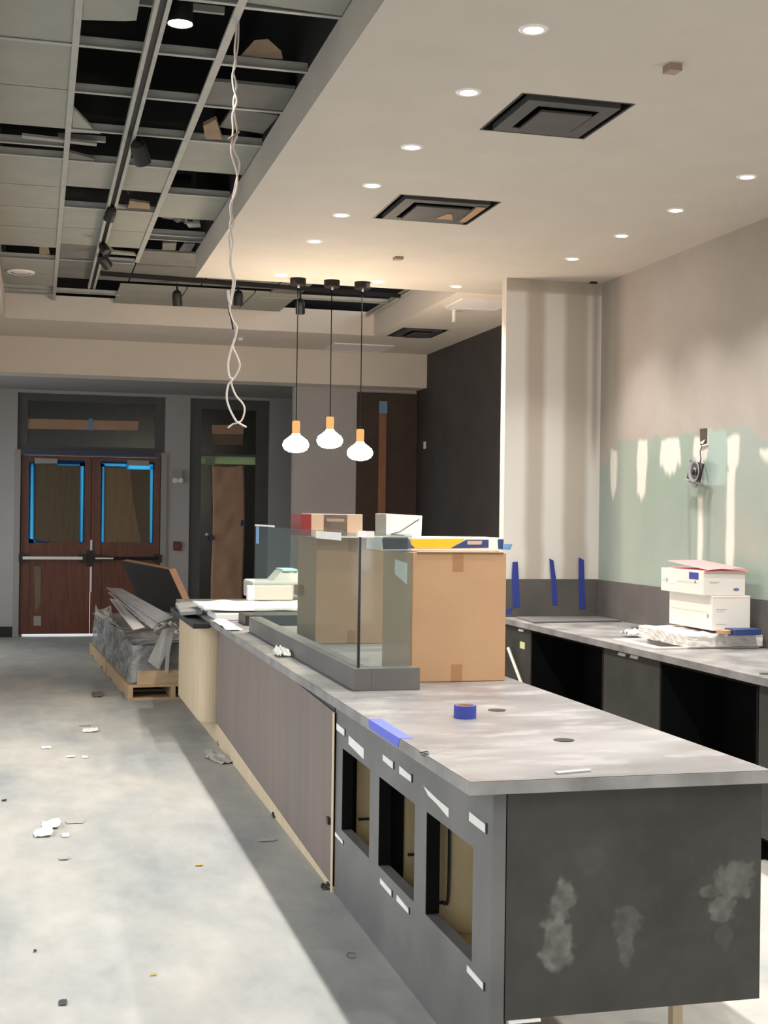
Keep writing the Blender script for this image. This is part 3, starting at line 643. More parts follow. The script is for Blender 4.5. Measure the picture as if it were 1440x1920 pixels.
# ------------------------------------------------------------------ island: worktop
IX0, IX1, IY0, IY1 = 1.222, 2.20, 3.67, 12.0
wt = thing('island_worktop', ((IX0+IX1)/2, (IY0+IY1)/2, .874), 'long grey concrete-look worktop running down the middle island', 'worktop')
B(IX0, IX1, IY0, IY1, .874, SL-.0015).build('slab', M['lam'], wt, bevel=.0015)
def topcol(u, v):
    x = IX0+(IX1-IX0)*u; y = IY0+(8.6-IY0)*v
    a = fbm(x*1.0, y*2.2, .9, 2)*.5+.5; b = fbm(x*2.5, y*7, 1.1, 5)*.5+.5
    c = mix((104, 102, 102), (150, 148, 147), max(0, min(1, a))); c = mix(c, (174, 172, 170), .55*sst(.5, .9, b)); return mix(c, (114, 98, 92), .25*sst(.55, .9, fbm(x, y, 1.4, 11)*.5+.5))
painted('dusty_top', M['vc_top'], 60, 240, lambda u, v: Vector((IX0+.001+(IX1-IX0-.002)*u, IY0+.001+(8.6-IY0)*v, SL)), topcol, wt)
for x, y in ((1.78, 5.011), (1.772, 4.299)):
    MB().lathe((x, y, SL), [(.036, 0), (.036, .002), (.030, .0025)], 28).build('grommet_cap', M['lam_dark'], wt)
MB().add([(IX0-.001, 4.88, SL+.001), (IX0-.001, 4.43, SL+.001), (IX0+.045, 4.42, SL+.001), (IX0+.05, 4.87, SL+.001), (IX0-.0015, 4.86, SL-.03), (IX0-.0015, 4.45, SL-.035)], [(0,1,2,3),(4,5,1,0)]).build('tape_strip', M['blue_lt'], wt)
for pts in ([(787,1411),(800,1409),(803,1410)], [(790,1415),(797,1418)], [(795,1413),(804,1414)]):
    MB().tube([atZ(x, y, SL+.003) for x, y in pts], .002, 6).build('pencil_mark', M['seal'], wt)
tag(MB().obox(atZ(1075, 1446, SL+.004), (.12, .02, .004), (0, 0, .2)).build('plastic_scrap', M['tote']), 'thin clear plastic scrap near the front edge of the island worktop', 'scrap')

# ------------------------------------------------------------------ island: cabinet
FX = 1.307; FY = 3.71
ic = thing('island_cabinet', (1.75, 7.7, 0), 'grey laminate island cabinet with three square openings and a hardboard cover', 'cabinet')
H = [(5.18, 5.674, .31, .665), (4.527, 5.033, .32, .665), (3.88, 4.382, .32, .67)]
MB().holes(0, (FY+.001, 5.82), (0, .8735), (FX, FX+.045), H).build('side_panel', M['lam_side'], ic)
def endcol(u, v):
    x = 1.35+(2.182-1.35)*u; z = .205+(.873-.205)*v
    c = mix((46, 46, 43), (64, 62, 58), .5+.5*fbm(x, z, 2.2, 1)); c = mix(c, (66, 65, 62), .4*sst(.4, .8, fbm(x*5, z*5, 2.0, 4)*.5+.5))  # base darker than the worktop: the end panel's shade painted in
    def blob(cx, cz, rx, rz, k, s=1.0):
        d = math.hypot((x-cx)/rx, (z-cz)/rz)+.45*nz(x, z, 22, k)+.25*nz(x, z, 55, k+2); return s*sst(1.05, .75, d)
    m = max(blob(1.512, .43, .055, .09, 1, .95), blob(1.53, .555, .042, .06, 2, .85), blob(1.515, .375, .05, .04, 3, .7), blob(1.735, .47, .05, .05, 4, .45), blob(1.73, .40, .03, .06, 5, .55),
        blob(2.09, .575, .075, .065, 6, .8), blob(2.01, .545, .05, .02, 7, .55), blob(2.05, .49, .05, .05, 8, .8), blob(2.06, .41, .03, .05, 9, .3), blob(1.62, .66, .06, .05, 10, .15))
    m *= .72+.45*nz(x, z, 30, 3)+.2*nz(z, x, 80, 2)
    return mix(c, (124, 121, 117), max(0, min(1, m))*.85)
painted('end_panel_face', M['vc_pan'], 180, 150, lambda u, v: Vector((1.35+(2.182-1.35)*u, FY-.012, .205+(.873-.205)*v)), endcol, ic)
B(1.35, 2.182, FY-.0115, FY+.02, .205, .8735).build('end_panel', M['lam_dark'], ic)
B(FX, 1.347, FY-.010, FY+.0, .0, .8735).build('corner_strip', M['lam_side'], ic)
B(2.05, 2.085, FY+.3, FY+.335, 0, .25).build('leg', M['tan'], ic); B(1.38, 1.43, FY+.06, FY+.11, 0, .2).build('leg', M['tan'], ic)
B(1.36, 1.46, FY-.02, FY+.02, .196, .2035).build('shim', M['white_pl'], ic)
B(FX+.045, 2.18, 5.78, 5.8, .1, .8735).build('divider', M['ply_in'], ic)
B(FX+.046, 2.1, 5.10, 5.115, .2, .8735).build('divider', M['ply_in'], ic)
B(FX+.046, 2.1, 4.45, 4.465, .2, .8735).build('divider', M['ply_in'], ic)
B(FX+.046, 1.50, FY+.021, 5.78, .20, .22).build('bottom_shelf', M['ply_in'], ic)
B(2.10, 2.13, FY+.021, 5.78, .80, .8735).build('top_rail', M['ply_in'], ic)
B(2.16, 2.18, 5.801, 10.8, .25, .8735).build('rear_panel', M['lam_dark'], ic)
for (y0, y1, z0, z1), pxb, dv, lp in zip(H, (668, 757, 818), (5.78, 5.10, 4.45), ((672, 690), (766, 774), (820, 843))):
    B(FX+.001, FX+.048, y1-.004, y1-.0005, z0+.001, z1-.001).build('reveal', M['blackb'], ic)
    xb = atY(pxb, 1550, dv-.012).x
    B(FX+.046, xb, dv-.012, dv-.001, z0-.08, .8735).build('black_board', M['blackb'], ic)
    xa, xe = atY(lp[0], 1600, dv-.02).x, atY(lp[1], 1600, dv-.02).x; zb = z0+.02
    path = [(xa-.03, dv-.012, zb), (xa, dv-.012, zb), (xe-.02, dv-.012, zb), (xe, dv-.012, zb+.03), (xe, dv-.012, z1+.1)] if dv < 4.5 else [(xa, dv-.012, zb), (xe+.12, dv-.012, zb)]
    MB().tube(smooth_path([Vector(p) for p in path], 5), .006, 8).build('rubber_seal', M['seal'], ic, smooth=True)
MB().tube(smooth_path([Vector(p) for p in ((1.56, 4.436, .8), (1.56, 4.436, .36), (1.58, 4.436, .335), (1.66, 4.436, .335))], 5), .007, 8).build('rubber_seal', M['seal'], ic, smooth=True)
B(FX+.2, FX+.32, 5.03, 5.04, .25, .7).build('bracket', M['black'], ic); B(FX+.22, FX+.235, 5.02, 5.03, .35, .47).build('bracket', M['steel'], ic)
LAB = [(5.79, 5.632, .757, .725), (5.551, 5.281, .741, .692), (4.973, 4.821, .762, .734), (4.732, 4.572, .763, .734), (4.417, 4.127, .748, .712), (3.915, 3.763, .772, .741), (5.79, 5.635, .274, .257), (4.989, 4.82, .282, .258), (4.745, 4.584, .286, .263), (3.917, 3.764, .299, .275)]
for i, (ya, yb, za, zb) in enumerate(LAB):
    w = .004*random.uniform(-1, 1); x = FX-.003
    big = i in (1, 4)
    if i == 4: pts = [(ya, za+.004), (yb+.12, za-.008), (yb, za-.012), (yb, zb-.006), (yb+.14, zb+.012), (ya-.06, zb+.018)]
    elif big: pts = [(ya, za), (yb, za-.010), (yb, zb-.004), (ya, zb+.012)]
    else: pts = [(ya, za), (yb, za-.004+w), (yb, zb), (ya, zb+.004+w)]
    MB().hexa([(x, y, z) for y, z in pts], (.0028, 0, 0)).build('paper_label', M['paper'], ic)
    if not big: B(x-.0, FX-.0002, min(yb, ya)-.012, min(yb, ya), zb, za).build('label_clip', M['seal'], ic)
# hardboard cover, kick strip and rounded end
MB().hexa([(FX-.008, 5.80, .03), (FX-.008, 9.78, .15), (FX-.008, 9.78, .835), (FX-.008, 7.6, .845), (FX-.008, 5.80, .800)], (.007, 0, 0)).build('hardboard', M['ply'], ic)
B(FX-.0105, FX-.0005, 5.80, 5.84, .0, .80).build('edge_strip', M['tan'], ic)
B(FX, FX+.02, 5.84, 9.79, .14, .8735).build('frame_board', M['lam_dark'], ic)
B(FX-.004, FX+.02, 5.84, 11.9, 0, .14).build('kick_strip', M['tan'], ic)
B(FX-.02, FX-.004, 5.86, 5.90, .29, .32).build('corner_block', M['seal'], ic)
bz0, bz1 = .15, .845
arc = [(1.18+.11-.11*math.sin(a), 9.79+.11-.11*math.cos(a)) for a in [k*math.pi/2/8 for k in range(9)]]
MB().hexa([(x, y, bz0) for x, y in arc]+[(1.18, 11.3, bz0), (1.40, 11.3, bz0), (1.40, 9.79, bz0)], (0, 0, bz1-bz0)).build('rounded_end', M['tan'], ic)
B(1.39, 1.43, 9.795, 9.80, .0, bz0+.02).build('kick_strip', M['tan'], ic)

# ------------------------------------------------------------------ display case on the island
dc = thing('display_case', (1.5, 7.1, SL), 'glass display case on a dark curb along the island worktop', 'display case')
cz = 1.012
B(1.35, 1.43, 5.66, 8.62, SL+.001, cz).build('curb', M['splash'], dc, bevel=.002)
B(1.4301, 1.65, 5.66, 5.74, SL+.001, cz).build('curb', M['splash'], dc, bevel=.002)
B(1.374, 1.382, 5.70, 8.56, cz, 1.602).build('glass_pane', M['glass'], dc)
B(1.3825, 1.612, 5.69, 5.698, cz, 1.602).build('glass_pane', M['glass'], dc)
B(1.372, 1.3822, 5.688, 5.6995, cz, 1.598).build('glass_edge', M['glass_edge'], dc)
B(1.3715, 1.385, 7.9, 8.57, 1.6025, 1.612).build('edge_guard', M['white_pl'], dc)
B(1.366, 1.40, 5.68, 5.71, 1.585, 1.612).build('corner_clip', M['white_pl'], dc)
B(1.40, 1.44, 5.685, 5.71, 1.583, 1.611).build('corner_clip', M['white_card'], dc)
B(1.3725, 1.3738, 8.40, 8.52, 1.49, 1.60).build('tape_strip', M['tape_pale'], dc)
B(1.3715, 1.3738, 6.05, 6.62, 1.562, 1.598).build('paper_label', M['paper'], dc)

# ------------------------------------------------------------------ boxes on the island
def carton(name, x0, x1, y0, y1, z0, z1, label, m='card', cat='box', bevel=.004, tape=True):
    t = thing(name, ((x0+x1)/2, (y0+y1)/2, z0), label, cat)
    B(x0, x1, y0, y1, z0, z1).build('carton', M[m], t, bevel=bevel)
    if tape:
        xm = (x0+x1)/2-.01
        MB().box(xm-.026, xm+.026, y0-.0012, y0+.001, z1-.085, z1-.003).box(xm-.026, xm+.026, y0+.001, y1, z1-.001, z1+.0012).build('packing_tape', M['card_in'], t)
        B(xm-.026, xm+.026, y0-.0012, y0+.001, z0+.004, z0+.08).build('packing_tape', M['card_in'], t)
    return t
b1 = carton('cardboard_box', 1.68, 2.135, 5.905, 6.45, SL+.0015, 1.513, 'big plain brown cardboard box on the near end of the island worktop')
MB().hexa([(1.679, 6.0, 1.36), (1.679, 6.22, 1.40), (1.679, 6.22, 1.47), (1.679, 6.0, 1.46)], (.002, 0, 0)).build('paper_label', M['paper'], b1)
B(1.70, 2.12, 5.898, 6.05, 1.5135, 1.517).build('flap', M['card'], b1)
b2 = carton('cardboard_box', 1.61, 2.07, 7.75, 8.32, SL+.0015, 1.545, 'second brown cardboard box standing farther back behind the display case glass')
B(2.03, 2.06, 7.747, 7.751, 1.43, 1.53).build('paper_label', M['paper'], b2)
B(1.6, 2.05, 7.70, 8.3, 1.5455, 1.552).build('flap', M['white_card'], b2)
rb = thing('carton', (1.75, 7.95, 1.553), 'red-ended carton with a dark printed panel on top of the far box', 'box')
q = lambda a, b: (atY(a, 964, 7.84).x, atY(b, 964, 7.84).x)
xa, xb = q(584, 680); z0r, z1r = 1.553, atY(640, 964, 7.84).z
B(xa, xb, 7.84, 8.15, z0r, z1r).build('carton', M['white_card'], rb, bevel=.002)
M['tan_print'] = mat('tan_print', (192, 162, 136), .6); M['brown_print'] = mat('brown_print', (98, 84, 72), .5, .3, 14, stretch=(1, 1, 4))
B(xa+.002, xb-.002, 7.8385, 7.8399, z0r+.002, z1r-.003).build('printed_front', M['tan_print'], rb)
xc, xd = q(607, 651); B(xc, xd, 7.837, 7.8384, z0r+.004, z1r-.004).build('printed_panel', M['brown_print'], rb)
M['pale_print'] = mat('pale_brown_print', (150, 132, 116), .5); B(xc+.02, xd-.02, 7.8362, 7.8369, z1r-.045, z1r-.028).build('pale_print', M['pale_print'], rb)
B(xa-.065, xa-.0005, 7.84, 8.15, z0r, z1r-.002).build('red_end', M['red'], rb)
# small tan tag and items next to the far box
tag(B(1.585, 1.605, 8.1, 8.25, 1.36, 1.39).build('card_tag', M['card'], b2), '', '') if False else B(1.575, 1.6095, 8.12, 8.25, 1.18, 1.24).build('card_flap', M['card'], b2)
# white picture carton + blue and yellow carton on the near box
yc = 6.02
yb_ = thing('carton', (1.9, 6.1, 1.5185), 'flat navy carton with a yellow sweep and white ends on the big box', 'box')
P = lambda x, y: atY(x, y, yc)
xl, xr = P(716, 1020).x, P(944, 1020).x; zt = 1.5185+.063
B(xl, xr, yc, yc+.3, 1.518, zt).build('carton', M['white_card'], yb_, bevel=.002)
def face(px, m, nm, dy=.0015): MB().hexa([Vector((p.x, yc-dy, max(1.5195, min(zt-.0005, p.z)))) for p in [P(*a) for a in px]], (0, .001, 0)).build(nm, M[m], yb_)
face([(718,1000),(718,1030),(765,1030),(765,1005)], 'blue_box', 'printed_end')
face([(768,1011),(770,1020),(778,1028),(845,1028),(868,1013),(872,1010)], 'yellow', 'yellow_sweep', .002)
face([(716,1010),(766,1010),(778,1028),(718,1030)], 'blue_box', 'printed_face')
face([(845,1028),(874,1012),(916,1012),(916,1027)], 'blue_box', 'printed_face')
face([(876,1014),(904,1014),(902,1021),(876,1021)], 'tan_print', 'printed_label', .003)
face([(933,1011),(944,1011),(944,1030),(934,1029)], 'blue_box', 'printed_end')
tag(MB().hexa([atY(941, 1020, 6.01), atY(961, 1021, 6.01), atY(957, 1031, 6.01), atY(941, 1030, 6.01)], (0, .002, 0)).build('tape_strip', M['tape_pale'], yb_), '', '') if False else MB().hexa([atY(943, 1020, 6.015), atY(961, 1020, 6.03), atY(957, 1031, 6.03), atY(943, 1030, 6.015)], (0, .002, 0)).build('tape_strip', M['tape_pale'], yb_)
wb = thing('carton', (1.75, 6.16, zt), 'small white carton with a line drawing, tilted on top of the navy carton', 'box')
Q = [atY(x, y, 6.10) for x, y in ((724, 1004), (790, 1011), (792, 967), (724, 963))]
Q = [Vector((p.x, p.y, max(p.z, zt+.0005))) for p in Q]
MB().hexa(Q, (-.012, .16, 0)).build('carton', M['white_card'], wb, bevel=.002)
for pts in ([(734,1001),(750,997),(765,987),(780,977),(786,974)], [(733,1002),(745,1003),(758,1004)]):
    MB().tube([atY(x, y, 6.098) for x, y in pts], .0018, 6).build('line_drawing', M['grey_metal'], wb)
Qs = [Q[0]+Vector((-.0015, .002, .002)), Q[3]+Vector((-.0015, .002, -.002)), Q[3]+Vector((-.0125, .155, -.002)), Q[0]+Vector((-.0125, .155, .002))]
M['olive_print'] = mat('grey_olive_print', (150, 142, 126), .6); MB().hexa(Qs, (-.001, 0, 0)).build('printed_end', M['olive_print'], wb)
# tape roll
tr_ = thing('tape_roll', (1.594, 4.85, SL), 'roll of blue painter\'s tape standing on the island worktop', 'tape')
MB().lathe((1.594, 4.85, SL+.001), [(.036, 0), (.043, 0), (.043, .047), (.036, .047), (.036, 0)], 40, close=False).build('tape', M['blue'], tr_)
MB().lathe((1.594, 4.85, SL+.001), [(.034, 0), (.0358, 0), (.0358, .047), (.034, .047), (.034, 0)], 40, close=False).build('core', M['card'], tr_)
# crumpled paper scrap beside the curb
fnp = lambda u, v: Vector((1.265+.07*u+.01*nz(u*3, v*3, 1, 1), 7.06+.17*v+.02*nz(u*4, v*3, 1, 4), SL+.006+.07*abs(nz(u*4, v*4, 1.2, 8))+.03*abs(nz(u*9, v*8, 1, 3))))
tag(MB().grid(9, 9, fnp, (0, 0, .002)).build('crumpled_paper', M['paper']), 'crumpled white paper scrap beside the dark curb of the display case', 'paper')

# ------------------------------------------------------------------ stuff at the far end of the island
def slab(name, px, Y, dy, m, label, cat, bevel=.002):
    return tag(MB().hexa([atY(x, y, Y) for x, y in px], (0, dy, 0)).build(name, M[m], bevel=bevel), label, cat)
tag(B(1.26, 2.15, 9.55, 10.35, SL+.001, SL+.045).build('white_board', M['white_pl'], bevel=.004), 'white board flat on the worktop, bottom of the stack past the display case', 'board')
tag(B(1.40, 1.86, 9.10, 9.42, SL+.001, SL+.07).build('dark_carton', M['lam_dark'], bevel=.003), 'dark grey block on the worktop behind the end of the curb', 'block')
tag(B(1.90, 2.10, 9.12, 9.40, SL+.001, SL+.06).build('white_carton', M['white_card'], bevel=.003), 'little white carton right of the dark grey block', 'box')
wav = MB().grid(30, 8, lambda u, v: Vector((1.19+.95*u, 9.65+.8*v, SL+.062+.012*nz(u*6, v*3, 1, 3))), (0, 0, .022))
tag(wav.build('white_foam_sheet', M['white_pl'], smooth=True), 'wavy white foam sheet on top of the white panel', 'foam sheet')
tt = thing('plastic_tote', (1.9, 10.8, SL+.09), 'frosted plastic tote with pale blue lid beyond the display case', 'tote')
B(1.67, 2.12, 10.5, 11.0, SL+.09, SL+.23).build('bin', M['tote'], tt, bevel=.02)
MB().hexa([(1.84, 10.55, SL+.23), (2.12, 10.55, SL+.23), (2.05, 10.6, SL+.31), (1.92, 10.6, SL+.31)], (0, .3, 0)).build('lid', M['tote'], tt)
M['cyan'] = mat('pale_cyan_plastic', (170, 216, 220), .4); B(1.925, 2.045, 10.585, 10.9, SL+.31, SL+.325).build('lid_edge', M['cyan'], tt)
tag(B(1.62, 1.98, 10.42, 10.495, SL+.088, SL+.20).build('white_carton', M['white_card'], bevel=.004), 'white carton in front of the frosted tote', 'box')
ds = lambda z, dy: [atZ(x, y, z) for x, y in ((343,1158),(352,1150),(408,1150),(413,1170),(408,1185),(385,1187))]
dk = MB().hexa([(1.17, 9.30, .876), (1.13, 10.4, .876), (1.19, 10.9, .876), (1.2195, 10.9, .876), (1.2195, 9.2, .876)], (0, 0, .040))
tag(B(1.12, 1.47, 9.62, 11.25, SL+.001, SL+.022).build('black_slab', M['black_board'], bevel=.003) if False else B(1.10, 1.2195, 9.60, 11.25, .852, .892).build('black_slab', M['black_board'], bevel=.006), 'black slab offcut lying on the rounded plywood end', 'slab')
tag(MB().obox((1.17, 10.55, SL+.018), (.16, 1.0, .03), (0, -.06, -.06)).build('grey_offcut', M['stone'], bevel=.003), 'grey plank offcut on the far left corner of the island', 'plank')
tag(MB().grid(8, 14, lambda u, v: Vector((1.225+.10*u, 8.7+.78*v, SL+.005+.012*nz(u*3, v*4, 1, 2)+.012*u*(1-u)*4*(v))), (0, 0, .002)).build('paper_sheet', M['paper']), 'creased white paper sheet along the far left worktop edge', 'paper')

# ------------------------------------------------------------------ pallets and wrapped load
def pallet(x0, x1, y0, y1, label):
    t = thing('pallet', ((x0+x1)/2, (y0+y1)/2, 0), label, 'pallet'); n = 7
    xs = (x0, x0+.38, x0+.77, x1-.04)
    for x in xs: B(x, x+.04, y0, y1, .022, .115).build('stringer', M['wood'], t)
    w = (y1-y0)/n
    for k in range(n): B(x0, x1, y0+k*w+.008, y0+k*w+w-.02 if k < n-1 else y1, .1155, .137).build('deck_board', M['wood'], t)
    for k in (0, 2, 3, 4, 6): B(x0, x1, y0+k*w+.008, y0+(k+1)*w-.02 if k < n-1 else y1, 0, .0215).build('bottom_board', M['wood'], t)
    t.rotation_euler.z = 0
    return t
pl1 = pallet(-.60, .60, 0, 2.0, 'front pine pallet under the wrapped load'); pl2 = pallet(-.60, .60, 2.1, 4.1, 'rear pine pallet hidden under the wrapped load')
PR = Matrix.Rotation(math.radians(2.5), 4, 'Z')
def place(o, off=Vector((1.42, 12.12, 0))):
    l = Vector(o.location); o.location = PR @ l + off; o.rotation_euler.z = math.radians(2.5)
place(pl1); place(pl2)
fb = B(-.52, .6, .03, .055, .1375, .262).build('front_plank', M['wood']); tag(fb, 'pine plank standing on edge across the front of the pallet', 'plank'); place(fb)
RL = lambda v: PR @ Vector(v)+Vector((1.42, 12.12, 0))
ld = thing('wrapped_load', RL((0, 1.85, .138)), 'pallet load of boxed planks shrouded in grey stretch wrap', 'wrapped load')
def wrapfn(u, v):
    # around the perimeter u, height v
    x0, x1, y0, y1 = -.585, .585, .07, 4.04; per = [(x0, y1), (x0, y0), (x1, y0), (x1, y1)]
    L = [3.97, 1.17, 3.97]; s = u*sum(L); i = 0
    while i < 2 and s > L[i]: s -= L[i]; i += 1
    a, b = per[i], per[i+1]; f = s/L[i]; x = a[0]+(b[0]-a[0])*f; y = a[1]+(b[1]-a[1])*f
    w = .03*nz(u*16, v*4, 1, 2)+.016*nz(u*40, v*10, 1, 5)
    zt = .49+.04*nz(u*10, 0, 1, 9)+.10*max(0, 1-u*2.4); z = .145+(zt-.145)*v
    return RL((x*(1+w*.5-.06*v), y+w*.4+(.05*v if y < .5 else -.05*v), z))
MB().grid(110, 16, wrapfn).build('stretch_wrap', M['wrap'], ld, smooth=True)
wtop = MB().grid(24, 40, lambda u, v: RL((-.54+1.08*u, .12+3.88*v, .49+.03*nz(u*5, v*9, 1, 2)+.02*nz(u*11, v*17, 1, 7))))
wtop.build('wrap_top', M['wrap'], ld, smooth=True)
M['brown_box'] = mat('brown_boxed_goods', (112, 96, 82), .8, .25, 4)
for k in range(4): MB().hexa([RL(q) for q in ((-.52, .14+.97*k, .142), (.52, .14+.97*k, .142), (.52, .14+.97*k+.95, .142), (-.52, .14+.97*k+.95, .142))], (0, 0, .30)).build('boxed_goods', M['brown_box'], ld)
# torn edges of the wrap: folds lying over the front
def fold(px, Y, dy, label, m='wrap_w'):
    MB().hexa([atY(x, y, Y) for x, y in px], (0, dy, 0)).build('wrap_strip', M[m], ld)
M['wrap_w'] = mat('white_wrap_film', (176, 172, 168), .45, .08, 8)
fold([(305,1180),(330,1176),(312,1225),(298,1256),(277,1240)], 12.14, .012, 'wide strip of torn white wrap hanging down the front of the load')
fold([(318,1185),(326,1185),(318,1225),(316,1262),(309,1260),(311,1225)], 12.11, .012, 'narrow strip of torn white wrap trailing onto the front plank')
# grey planks heaped on the load
def plank(pts, th, m, label):
    tag(MB().hexa([Vector(p) for p in pts], th).build('grey_plank', M[m], bevel=.003), label, 'plank', 'planks heaped on the load')
def pk(px, Ys): return [atY(x, y, Y) for (x, y), Y in zip(px, Ys)]
plank(pk([(199,1101),(228,1103),(326,1157),(296,1168)], [13.0, 13.0, 11.83, 11.83]), (0, .035, -.012), 'stone', 'grey plank lying uppermost on the load, pointing to the doors')
plank(pk([(203,1110),(214,1112),(296,1170),(285,1178)], [13.1, 13.1, 11.91, 11.91]), (0, .035, -.010), 'stone_lt', 'pale plank directly under the topmost grey plank')
plank(pk([(206,1122),(218,1124),(272,1176),(250,1181)], [13.2, 13.2, 11.99, 11.99]), (0, .035, -.010), 'stone_lt', 'pale plank splayed to the left below the topmost pair')
def lump(px, Y, m, label, k):
    c = [atY(x, y, Y) for x, y in px]
    MB().grid(8, 8, lambda u, v: (c[0]*(1-u)+c[1]*u)*(1-v)+(c[3]*(1-u)+c[2]*u)*v+Vector((0, .08*nz(u*4, v*4, 1, k), .02*nz(u*5, v*4, 1, k+3))), (0, .02, 0)).build('wrap_bundle', M[m], ld)
lump([(275,1158),(305,1150),(312,1170),(290,1186)], 12.32, 'stone_lt', 'white crumpled wrap over the near end of the planks', 2)
lump([(312,1166),(340,1168),(354,1180),(330,1190)], 12.3, 'stone_lt', 'white crumpled wrap beside the rounded plywood end', 6)
lump([(172,1150),(208,1136),(212,1160),(232,1186)], 12.9, 'wrap_w', 'white crumpled wrap on the left shoulder of the load', 9)
# black board leaning over the load
TL, TR, BR = atZ(227, 1051, 1.18), atZ(316, 1067, 1.15), atY(358, 1158, 13.1)
TL = atY(227, 1051, 13.9); TR = atY(316, 1068, 13.2); BL = TL+(BR-TR)
n = (TR-TL).cross(BR-TR).normalized(); n = n if n.y > 0 else -n
bb = thing('black_board', (TL+TR+BR+BL)/4-Vector((0, 0, .25)), 'large black-faced board with raw tan edge leaning over the pallet load', 'board')
MB().hexa([TL, TR, BR, BL], n*.004).build('black_face', M['black_board'], bb)
MB().hexa([p+n*.0045 for p in (TL, TR, BR, BL)], n*.04+Vector((.03, 0, .0))).build('core', M['board_edge'], bb)

# ------------------------------------------------------------------ back counter on the right
BX = 3.445
SK = (3.60, 4.10, 7.25, 7.72)
bw = thing('back_worktop', (3.85, 7, .874), 'grey concrete-look worktop with a sink along the right wall', 'worktop')
MB().holes(2, (BX, WX-.001), (3.2, CY-.001), (.874, SL), [SK]).build('slab', M['lam'], bw)
def bsplash(name, a): a.build(name, M['lam_side'], bw)
B(3.482, WX-.021, CY-.02, CY-.001, SL+.0005, 1.205).build('backsplash', M['splash'], bw, bevel=.001)
B(WX-.02, WX-.001, 3.2, CY-.001, SL+.0005, 1.203).build('backsplash', M['splash'], bw, bevel=.001)
for gx, gy in ((1226, 1191), (1437, 1264)):
    g_ = atZ(gx, gy, SL); MB().lathe(g_, [(.035, 0), (.035, .003), (.028, .004)], 20).build('grommet_cap', M['lam_dark'], bw)
MB().lathe((4.1, 8.6, SL), [(.06, 0), (.06, .003), (.05, .004)], 24).build('grommet_cap', M['lam_dark'], bw)
tag(MB().hexa([(3.545, 9.57, SL+.001), (4.22, 9.57, SL+.001), (4.22, 9.16, SL+.001), (3.50, 9.09, SL+.001)], (0, 0, .012)).build('flat_sheet', M['lam_side'], bevel=.002), 'thin grey sheet lying on the far end of the back worktop', 'sheet')
M['basin'] = mat('brushed_steel_basin', (206, 202, 196), .5)
sk = thing('sink', (3.85, 7.48, SL), 'stainless steel drop-in sink in the back worktop', 'sink')
x0, x1, y0, y1 = SK
MB().holes(2, (x0-.065, x1+.12), (y0-.05, y1+.07), (SL+.0005, SL+.010), [(x0+.002, x1-.002, y0+.002, y1-.002)]).build('rim', M['steel'], sk, bevel=.002)
b = MB()
for q in ((x0+.002, x0+.008, y0+.002, y1-.002), (x1-.008, x1-.002, y0+.002, y1-.002), (x0+.008, x1-.008, y0+.002, y0+.008), (x0+.008, x1-.008, y1-.008, y1-.002)): b.box(*q, SL-.18, SL+.004)
b.box(x0+.002, x1-.002, y0+.002, y1-.002, SL-.186, SL-.1795); b.build('basin', M['basin'], sk)
MB().lathe(((x0+x1)/2, (y0+y1)/2, SL-.179), [(.045, 0), (.04, .004), (.02, .002)], 20).build('drain', M['grey_metal'], sk)
# cabinets under the back counter, each a unit
KX = 3.475
def cab(y0, y1, label, kind):
    c = thing('base_cabinet', (KX+.3, (y0+y1)/2, 0), label, 'cabinet', 'base cabinets under the back worktop')
    if kind == 'closed':
        B(KX+.02, WX-.03, y0+.002, y1-.002, .1, .72 if y0 == 7.01 else .8735).build('carcass', M['blackb'], c)
        B(KX, KX+.0195, y0+.004, y1-.004, .12, .865).build('door', M['lam_dark'], c, bevel=.002)
    else:
        b = MB()
        for q in ((KX, WX-.03, y0+.002, y0+.02, .0, .8735), (KX, WX-.03, y1-.02, y1-.002, 0, .8735), (KX+.4, KX+.42, y0+.02, y1-.02, 0, .8735), (KX, KX+.4, y0+.02, y1-.02, .855, .8735)): b.box(*q)
        b.build('carcass', M['blackb'], c)
        B(KX+.01, KX+.4, y0+.02, y1-.02, .09, .105).build('shelf', M['blackb'], c)
    B(KX+.05, KX+.06, y0+.003, y1-.003, 0, .085).build('kick_plate', M['blackb'], c)
    return c
c1 = cab(9.07, 9.66, 'dark closed cabinet at the far end with a pale yellow note', 'closed')
c2 = cab(7.80, 9.07, 'black open cabinet bay between the yellow note and the taped door', 'open')
c3 = cab(7.01, 7.80, 'dark cabinet door under the sink with two white pull tabs', 'closed')
c4 = cab(5.93, 7.01, 'black open cabinet bay nearer than the sink cabinet', 'open')
c5 = cab(4.4, 5.93, 'grey-black closed cabinet at the right edge of the view', 'closed')
for c, (px, py) in ((c1, (978, 1181)), (c3, (1167, 1226)), (c3, (1190, 1231))):
    p = atX(px, py, KX-.002); MB().obox(p+Vector((-.004, 0, -.003)), (.004, .10, .018), (0, .35, 0)).build('pull_tab', M['white_card'], c)
M['note'] = mat('pale_yellow_note', (196, 200, 150), .8)
p = atX(979, 1210, KX-.003); B(KX-.002, KX-.0003, p.y-.05, p.y+.05, p.z-.025, p.z+.025).build('paper_note', M['note'], c1)
M['pale_stick'] = mat('pale_primed_batten', (196, 192, 184), .7)
tag(MB().tube([atZ(1034, 1430, 0), atX(953, 1215, 3.44)], .014, 4).build('white_batten', M['pale_stick']), 'thin white batten leaning against the dark far cabinet', 'batten')
